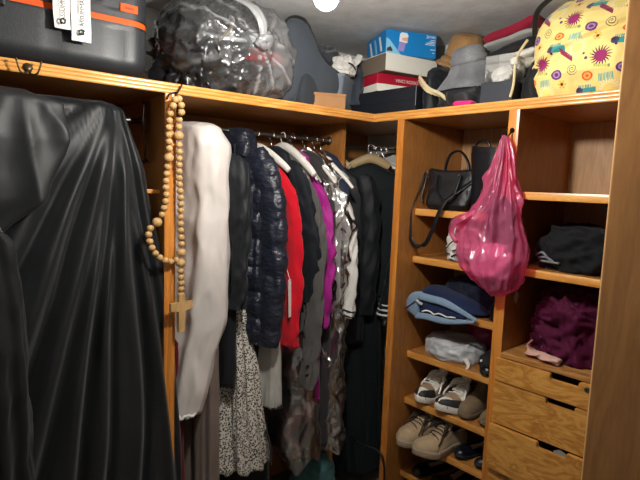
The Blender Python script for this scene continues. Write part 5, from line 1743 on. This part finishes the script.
bm = nb(); tube(bm, [(-0.125, -0.078, -0.040), (-0.06, -0.086, -0.030), (0.02, -0.086, -0.030), (0.10, -0.078, -0.018), (0.155, -0.064, -0.008)], [(0, .014), (.5, .014), (1, .006)], 14, .45, True, 8, up=(0, .2, 1)); obj('turned_edge', bm, LDEN, jn)
bm = nb(); pillow(bm, [(-0.112, -0.03), (-0.112, 0.035), (-0.03, 0.040), (0.06, 0.034), (0.12, 0.0), (0.06, -0.022), (-0.03, -0.03)], 0.020, -0.062, 6, 5, .4, .004, 14, 12); obj('seat', bm, DENIM, jn)
bm = nb()
pts = [(-0.085 + 0.021 * k, -0.088 - .002 * (k % 2), -0.006 + 0.006 * ((k * 7) % 3 - 1) + .004 * math.sin(k * 2.2)) for k in range(9)]
tube(bm, pts, .0032, 8, 1, True, 8, rf=lambda u, th, p: .0008 * math.sin(u * 120)); obj('drawstring', bm, WHITE, jn)
bm = nb(); tube(bm, [(-0.118, -0.090, 0.032), (-0.10, -0.094, 0.026), (-0.085, -0.09, 0.02)], .007, 8, .5); obj('rivet_tab', bm, M_HGREY, jn)
bm = nb(); tube(bm, [(-0.178, -0.089, -0.018), (-0.145, -0.093, 0.008), (-0.117, -0.092, 0.03)], .0025, 6); obj('seam', bm, DENIM, jn)
hp = thing('dark_folded_trousers', 'dark navy folded trousers behind the jeans on the third shelf', 'trousers', RW(0.425, 0.305, ZJ + .001), RR)
bm = nb(); lump(bm, 0.19, 0.13, 0.095, 91, 0.018, 7, 90, 44); obj('cloth', bm, fabric('ink_navy', (18, 24, 44), .85), hp)
hp = thing('black_folded_top', 'black folded top right of the jeans against the upright', 'clothing', RW(0.590, 0.200, ZJ + .001), RR)
bm = nb(); lump(bm, 0.052, 0.075, 0.050, 93, 0.012, 10, 60, 34); obj('cloth', bm, NEARBLK, hp)

# ------------------------------------------------------------------ fourth shelf
ZP = SH_L[3]
hp = thing('grey_plastic_bag', 'pale grey plastic bag with faint lettering lying on the fourth shelf', 'bag', RW(0.350, 0.235, ZP + .001), RR)
bm = nb(); lump(bm, 0.140, 0.115, 0.066, 101, 0.016, 7, 110, 56); obj('film', bm, fabric('grey_poly', (186, 190, 194), .38, .1, .3, 30, .6, .05), hp)
text_part('lettering', 'AIRSTEP', 0.022, plain('faded_ink', (84, 88, 92), .6), hp, (-0.055, -0.055, 0.112), (0.30, 0, -0.2))
bm = nb(); tube(bm, [(0.105, -0.085, 0.03), (0.13, -0.10, 0.012), (0.125, -0.115, -0.008)], [(0, .012), (1, .004)], 10, .5); obj('corner', bm, WPAPER, hp)
hp = thing('magenta_purse', 'shiny magenta pouch behind the grey plastic bag', 'pouch', RW(0.425, 0.355, ZP + .001), RR)
bm = nb(); lump(bm, 0.085, 0.06, 0.118, 103, 0.012, 8, 60, 34); obj('body', bm, plain('magenta_gloss', (150, 18, 92), .3, 0, .6, .2, 30), hp)
DOTS, nt_, b_, o_ = new_mat('polka_dots')
tc = nt_.nodes.new('ShaderNodeTexCoord'); vo = nt_.nodes.new('ShaderNodeTexVoronoi'); vo.inputs['Scale'].default_value = 34; vo.inputs['Randomness'].default_value = .35
nt_.links.new(tc.outputs['Object'], vo.inputs['Vector'])
cr = nt_.nodes.new('ShaderNodeValToRGB'); cr.color_ramp.elements[0].position = .18; cr.color_ramp.elements[0].color = rgb((220, 220, 216)); cr.color_ramp.elements[1].position = .22; cr.color_ramp.elements[1].color = rgb((14, 14, 18))
nt_.links.new(vo.outputs['Distance'], cr.inputs['Fac']); nt_.links.new(cr.outputs['Color'], b_.inputs['Base Color']); b_.inputs['Roughness'].default_value = .8
hp = thing('dotted_scarf', 'black scarf with white dots right of the grey plastic bag', 'scarf', RW(0.572, 0.190, ZP + .001), RR)
bm = nb(); lump(bm, 0.050, 0.085, 0.052, 105, 0.014, 12, 70, 40); obj('cloth', bm, DOTS, hp)

# ------------------------------------------------------------------ shoes
def smooth01(t):
    t = max(0.0, min(1.0, t))
    return t * t * (3 - 2 * t)


class Shoe:
    """heel at x=0, toe at x=L; z up. side=+1 right foot, -1 left foot"""
    def __init__(s, L=0.275, W=1.0, hkeys=None, solez=0.030, side=1, spring=0.012, open0=0.03, open1=0.36):
        s.L, s.W, s.solez, s.side, s.spring = L, W, solez, side, spring
        s.hk = hkeys
        s.o0, s.o1 = open0, open1
        s.wk = [(0, .012), (.03, .024), (.10, .033), (.25, .034), (.42, .036), (.58, .043), (.72, .047), (.84, .043), (.93, .032), (.98, .018), (1, .006)]

    def cl(s, u):
        return s.side * 0.010 * math.sin(PI * min(1, max(0, (u - .35) / .65))) - s.side * .004 * smooth01((u - .7) / .3) * 2

    def base(s, u):
        return s.spring * smooth01((u - .72) / .28) ** 1.2

    def surf(s, u, a, off=0.0):
        hw = lerpk(s.wk, u)[0] * s.W + off
        h = lerpk(s.hk, u)[0] + off
        c, sn = math.cos(a), math.sin(a)
        tap = 1 - 0.18 * sn ** 2
        y = s.cl(u) + hw * sgnp(c, .7) * tap
        z = s.base(u) + s.solez * .6 + h * sgnp(sn, .72)
        d = smooth01((u - s.o0) / .05) * smooth01((s.o1 - u) / .06) * smooth01((sn - .80) / .12)
        z -= d * min(.05, h * .55)
        return Vector((u * s.L, y, z)), d

    def sole(s, mat, parent, name='sole', z0=0.0, z1=None, grow=.004, stripe=None):
        z1 = z1 if z1 is not None else s.solez
        bm = nb()
        us = [k / 40 for k in range(41)]
        out = [(u, 1) for u in us] + [(u, -1) for u in us[::-1]]
        rings = []
        for z, g in ((z0, grow - .004), (z0 + .004, grow), (z1 - .003, grow), (z1, grow - .003)):
            ring = []
            for u, sg in out:
                hw = lerpk(s.wk, u)[0] * s.W + g
                ring.append((u * s.L + (g if u > .98 else (-g if u < .02 else 0)), s.cl(u) + sg * hw, z + s.base(u)))
            rings.append(ring)
        loft(bm, rings)
        return obj(name, bm, mat, parent, angle=50)

    def upper(s, mat, lining, parent):
        bm = nb()
        nu, na = 60, 40
        rings = []
        for j in range(nu + 1):
            rings.append([s.surf(j / nu, PI * i / na)[0] for i in range(na + 1)])
        V = [[bm.verts.new(p) for p in r] for r in rings]
        for j in range(nu):
            for i in range(na):
                f = bm.faces.new((V[j][i], V[j][i + 1], V[j + 1][i + 1], V[j + 1][i]))
                if s.surf((j + .5) / nu, PI * (i + .5) / na)[1] > .45:
                    f.material_index = 1
        for j in range(nu):
            bm.faces.new((V[j][0], V[j + 1][0], V[j + 1][na], V[j][na]))
        bm.faces.new(V[0]); bm.faces.new(V[-1][::-1])
        return obj('upper', bm, [mat, lining], parent)

    def patch(s, name, mat, parent, u0, u1, a0, a1, off=.002, shape=None):
        bm = nb()
        nu, na = 18, 18
        def P(i, j, o):
            u = u0 + (u1 - u0) * j / nu
            lo, hi = (a0, a1) if not shape else shape((j / nu))
            return s.surf(u, lo + (hi - lo) * i / na, o)[0]
        A = [[bm.verts.new(P(i, j, off)) for i in range(na + 1)] for j in range(nu + 1)]
        B = [[bm.verts.new(P(i, j, 0)) for i in range(na + 1)] for j in range(nu + 1)]
        for j in range(nu):
            for i in range(na):
                bm.faces.new((A[j][i], A[j][i + 1], A[j + 1][i + 1], A[j + 1][i]))
        for j in range(nu):
            bm.faces.new((A[j][0], A[j + 1][0], B[j + 1][0], B[j][0])); bm.faces.new((A[j][na], B[j][na], B[j + 1][na], A[j + 1][na]))
        for i in range(na):
            bm.faces.new((A[0][i], B[0][i], B[0][i + 1], A[0][i + 1])); bm.faces.new((A[nu][i], A[nu][i + 1], B[nu][i + 1], B[nu][i]))
        return obj(name, bm, mat, parent)

    def tongue(s, mat, parent, h=.045, lean=.02, w=.026, u=.40):
        bm = nb()
        b0 = s.surf(u + .14, PI / 2)[0]
        b1 = s.surf(u, PI / 2)[0]
        b1.z += .008
        tube(bm, [b0, b1, b1 + Vector((-lean * .6, 0, h * .6)), b1 + Vector((-lean * .5, 0, h))], [(0, w * .8), (.6, w), (.92, w * .9), (1, w * .5)], 18, .22, True, 8, up=(0, 1, 0))
        return obj('tongue', bm, mat, parent)

    def laces(s, mat, parent, n=5, u0=.44, u1=.68, r=.0028, loops=True):
        for k in range(n):
            u = u0 + (u1 - u0) * k / (n - 1)
            bm = nb()
            w = .62 - .1 * k / n
            pts = [s.surf(u + .014 * math.copysign(1, i - 3) * (1 if k % 2 else -1) * abs(i - 3) / 3, PI / 2 + (i - 3) / 3 * w, .0085)[0] for i in range(7)]
            tube(bm, pts, r, 8, .6, True, 4); obj('lace', bm, mat, parent)
        if loops:
            p = s.surf(u0 - .01, PI / 2, .010)[0]
            for sg in (-1, 1):
                bm = nb(); tube(bm, [p, p + Vector((.012, sg * .022, .014)), p + Vector((.035, sg * .042, .004)), p + Vector((.050, sg * .044, -.020)), p + Vector((.030, sg * .036, -.012)), p + Vector((.006, sg * .012, .002))], r, 8); obj('lace', bm, mat, parent)
                bm = nb(); tube(bm, [p, p + Vector((.03, sg * .030, .004)), p + Vector((.07, sg * .052, -.035)), p + Vector((.085, sg * .054, -.058))], r, 8); obj('lace', bm, mat, parent)

    def collar(s, mat, parent, r=.006):
        bm = nb()
        pts = []
        for i in range(25):
            q = i / 24
            u = s.o0 + .02 + (s.o1 - s.o0 - .05) * (1 - abs(2 * q - 1)) ** .8
            a = PI / 2 + (1 if q < .5 else -1) * .62 * min(1, math.sin(PI * min(1, max(0, abs(2 * q - 1) * .5 + .0)) + 0.02) + .25)
            pts.append(s.surf(u, a, .001)[0])
        tube(bm, pts, r, 8, 1, False); return obj('collar', bm, mat, parent)


def place_shoe(t, toe, heel):
    """toe and heel points (t, d, z) of the ground line"""
    a, b = RW(*heel), RW(*toe)
    v = b - a
    t.location = a
    yaw_ = math.atan2(v.y, v.x)
    pit_ = -math.atan2(v.z, math.hypot(v.x, v.y))
    t.rotation_euler = (0, pit_, yaw_)


HK_SNEAK = [(0, .040), (.04, .062), (.14, .068), (.30, .066), (.40, .078), (.55, .066), (.70, .050), (.85, .040), (.95, .030), (1, .016)]
SW = fabric('sneaker_mesh', (236, 231, 219), .8, .1, .4, 300)
ST = fabric('tan_suede', (156, 132, 106), .95, .3, .4, 200)
SB = plain('dark_rubber', (40, 42, 46), .6)
SWR = plain('white_rubber', (220, 216, 206), .55)
SLACE = plain('white_lace', (250, 249, 245), .7)
SLIN = fabric('grey_lining', (120, 116, 108), .95)
ZS = SH_L[4] + .001
first = None
for k, (tt, lab, sd) in enumerate(((0.272, 'white and tan running shoe with dark toe guard, beside the upright on the fifth shelf', -1), (0.390, 'white and tan running shoe with dark toe guard, next to the suede boots', 1))):
    t = thing('sneaker', lab, 'shoe', (0, 0, 0), 0, 'pair of white and tan running shoes')
    s = Shoe(.285, 1.03, HK_SNEAK, .032, sd, .014)
    s.sole(SWR, t); s.upper(SW, SLIN, t)
    s.patch('toe_guard', SB, t, .70, 1.0, 0.0, PI, .0034, lambda q: (0.0, 0.75 + .75 * q))
    s.patch('toe_guard', SB, t, .70, 1.0, 0.0, PI, .0034, lambda q: (PI - .75 - .75 * q, PI))
    s.patch('toe_overlay', ST, t, .68, .80, .55, PI - .55, .0026)
    s.patch('side_overlay', ST, t, .30, .70, 0.06, .55, .0024, lambda q: (.06, .95 - .45 * q))
    s.patch('side_overlay', ST, t, .30, .70, 0.06, .55, .0024, lambda q: (PI - .95 + .45 * q, PI - .06))
    s.patch('heel_counter', ST, t, .0, .16, .05, PI - .05, .0024)
    s.tongue(SW, t, .046, .012); s.collar(SLIN, t)
    s.laces(SLACE, t, 6, .40, .68, .0042)
    place_shoe(t, (tt - .012 + .004 * k, 0.085, ZS), (tt + .022, 0.368, ZS))
# suede ankle boots
BSU = fabric('taupe_suede', (128, 108, 84), .95, .35, .4, 160, .15, .12)
BSO = plain('boot_rubber', (112, 96, 78), .8)
HK_BOOT = [(0, .13), (.04, .155), (.14, .162), (.30, .156), (.38, .135), (.50, .085), (.70, .056), (.85, .048), (.95, .038), (1, .02)]
for k, (tt, dd, lab) in enumerate(((0.478, 0.132, 'taupe suede ankle boot, nearer the running shoes'), (0.582, 0.14, 'taupe suede ankle boot tucked against the upright'))):
    t = thing('ankle_boot', lab + ' on the fifth shelf', 'boot', (0, 0, 0), 0, 'pair of taupe suede ankle boots')
    s = Shoe(.255, .92, HK_BOOT, .022, 1 if k else -1, .008, .04, .34)
    s.sole(BSO, t); s.upper(BSU, SLIN, t)
    s.collar(BSU, t, .005)
    bm = nb(); tube(bm, [s.surf(u, .5, .002)[0] for u in (.08, .2, .32, .42)], .002, 6); obj('seam', bm, BSO, t)
    place_shoe(t, (tt - .005, dd, ZS), (tt + .008, dd + .24, ZS))
# beige low-tops, toes hanging out over the edge
BG = fabric('beige_suede', (172, 150, 120), .95, .35, .4, 180, .15, .1)
BGS = plain('beige_rubber', (164, 144, 120), .7)
BGW = plain('cream_line', (216, 204, 184), .6)
DLACE = fabric('dark_lace', (58, 50, 44), .9)
ZB = SH_L[5] + .001
HK_LOW = [(0, .040), (.04, .064), (.14, .072), (.30, .070), (.40, .086), (.55, .074), (.70, .056), (.85, .046), (.95, .034), (1, .018)]
for k, (toe, heel, lab, sd) in enumerate((((0.232, 0.005, ZB + .0), (0.300, 0.285, ZB + .0), 'beige chunky low-top with dark laces, against the upright on the sixth shelf', -1),
                                         ((0.338, -0.002, ZB + .0), (0.402, 0.278, ZB + .0), 'beige chunky low-top with dark laces, in front of its pair on the sixth shelf', 1))):
    t = thing('low_top', lab, 'shoe', (0, 0, 0), 0, 'pair of beige low-tops')
    s = Shoe(.29, 1.16, HK_LOW, .036, sd, .008)
    s.sole(BGS, t); s.sole(BGW, t, 'sole_line', .027, .031, .0050); s.upper(BG, SLIN, t)
    s.patch('toe_cap', BG, t, .74, .995, .12, PI - .12, .0028)
    s.patch('eyelet_stay', BG, t, .40, .70, .6, 1.15, .003)
    s.patch('eyelet_stay', BG, t, .40, .70, PI - 1.15, PI - .6, .003)
    s.patch('heel_counter', BG, t, .0, .18, .05, PI - .05, .0026)
    s.tongue(BG, t, .095, .000, .036, .40); s.collar(BGW, t, .006)
    s.laces(DLACE, t, 5, .45, .68, .003)
    place_shoe(t, toe, heel)
# dark pumps
NVP = plain('navy_leather', (20, 26, 38), .35, 0, .5, .1, 120)
INS = fabric('cream_insole', (206, 194, 160), .8)
HK_PUMP = [(0, .030), (.04, .042), (.14, .044), (.30, .030), (.45, .022), (.62, .024), (.80, .030), (.93, .026), (1, .012)]


def pump(tt, dd, z, lab, sd, mat, ins, grp, dx=-.05):
    t = thing('court_shoe', lab, 'shoe', (0, 0, 0), 0, grp)
    s = Shoe(.25, .88, HK_PUMP, .014, sd, .010, -.06, .66)
    s.sole(INK, t); s.upper(mat, ins, t)
    bm = nb()
    pts = []
    for i in range(33):
        q = 2 * PI * i / 32
        u = .34 + .31 * math.cos(q)
        a = PI / 2 + .72 * math.sin(q)
        pts.append(s.surf(max(.02, u), a, .0015)[0])
    tube(bm, pts, .003, 8, 1, False); obj('topline', bm, mat, t)
    place_shoe(t, (tt + dx, dd, z), (tt - dx * .2, dd + .24, z))
    return t


pump(0.505, 0.125, ZB, 'navy court shoe with cream insole, beside the beige low-tops', -1, NVP, INS, 'pair of navy court shoes')
pump(0.590, 0.130, ZB, 'navy court shoe with cream insole, against the upright', 1, NVP, INS, 'pair of navy court shoes', -.02)
ZB2 = SH_L[6] + .001
BLP = plain('black_patent', (18, 18, 20), .3, 0, .5, .1, 120)
CRI = fabric('tan_insole', (178, 160, 128), .8)
pump(0.30, 0.115, ZB2, 'black flat shoe on the lowest shelf, left one of its pair', -1, BLP, CRI, 'pair of black flat shoes')
pump(0.41, 0.115, ZB2, 'black flat shoe on the lowest shelf, right one of its pair', 1, BLP, CRI, 'pair of black flat shoes')

# ------------------------------------------------------------------ wider bay: bundles
hp = thing('black_bundle', 'heap of black clothing on the middle shelf of the wider bay', 'clothing', RW(0.895, 0.205, SH_R[1] + .001), RR)
bm = nb(); lump(bm, 0.165, 0.165, 0.100, 111, 0.026, 7, 110, 56); obj('cloth', bm, fabric('soft_black', (13, 15, 19), .85, .1, .2, 160), hp)
for k in range(3):
    bm = nb(); tube(bm, [(-0.135 + .012 * k, -0.135 - .01 * k, 0.045 - .008 * k), (-0.10 + .012 * k, -0.165, 0.060 - .015 * k), (-0.07 + .016 * k, -0.165 - .004 * k, 0.030)], .004, 8); obj('grey_cord', bm, fabric('grey_cord', (120, 122, 128), .8), hp)
VELV, nt_, b_, o_ = new_mat('plum_velvet')
b_.inputs['Base Color'].default_value = rgb((78, 20, 50)); b_.inputs['Specular IOR Level'].default_value = .15; b_.inputs['Roughness'].default_value = .8; b_.inputs['Sheen Weight'].default_value = 1.0; b_.inputs['Sheen Roughness'].default_value = .22; b_.inputs['Sheen Tint'].default_value = rgb((230, 130, 190))
hp = thing('velvet_bundle', 'bundle of plum velvet clothing on top of the drawers', 'clothing', RW(0.885, 0.205, 1.0065), RR)
bm = nb(); lump(bm, 0.160, 0.150, 0.165, 121, 0.036, 11.5, 160, 90); obj('cloth', bm, VELV, hp)
hp = thing('pale_pink_cloth', 'pale pink cloth strip in front of the plum velvet bundle', 'cloth', RW(0.835, 0.030, 1.0065), RR - .22)
bm = nb()
tube(bm, [(-0.075, 0.03, 0.014), (-0.05, -0.004, 0.016), (-0.015, 0.006, 0.016), (0.02, -0.004, 0.016), (0.06, 0.004, 0.014)], [(0, .012), (.3, .020), (.7, .022), (1, .020)], 22, .5, True, 10, up=(0, 1, 0), rf=lambda u, th, p: .005 * math.sin(th * 3 + u * 14) + .003 * N3(p.x * 60, th, 0))
obj('cloth', bm, fabric('blush', (206, 164, 152), .8), hp)
bm = nb(); tube(bm, [(-0.07, 0.03, 0.014), (-0.11, 0.05, 0.02), (-0.10, 0.09, 0.05), (-0.07, 0.12, 0.10)], .003, 8); obj('cord', bm, fabric('blush_cord', (196, 150, 140), .8), hp)

hp = thing('paper_scrap', 'grey paper corner poking out of the third drawer notch', 'paper', RW(0.935, -0.012, 0.700), RR)
bm = nb(); prism(bm, [(-.022, 0), (.020, 0), (.018, .020), (-.002, .030), (-.024, .016)], 0.004, 0.0048, 'y'); obj('sheet', bm, plain('grey_paper', (150, 152, 152), .8), hp, smooth=False)
# ------------------------------------------------------------------ lower clutter
hp = thing('teal_bag', 'teal cloth bag standing low in the corner under the plastic covers', 'bag', LW(0.115, 0.20, 0.001), RL)
bm = nb(); lump(bm, 0.11, 0.10, 0.165, 131, 0.02, 8, 70, 40); obj('cloth', bm, fabric('sea_teal', (62, 104, 104), .85), hp)
cb_ = thing('power_cable', 'black cable looping out by the foot of the shelving', 'cable', RW(0, 0, 0), RR)
bm = nb(); tube(bm, [(-0.28, 0.30, 0.0045), (-0.22, 0.22, 0.18), (-0.10, 0.05, 0.335), (0.03, -0.02, 0.372), (0.12, -0.02, 0.385), (0.17, -0.02, 0.365), (0.185, -0.02, 0.27), (0.17, -0.02, 0.10), (0.15, -0.03, 0.0045)], .0045, 8); obj('lead', bm, BLKPL, cb_)
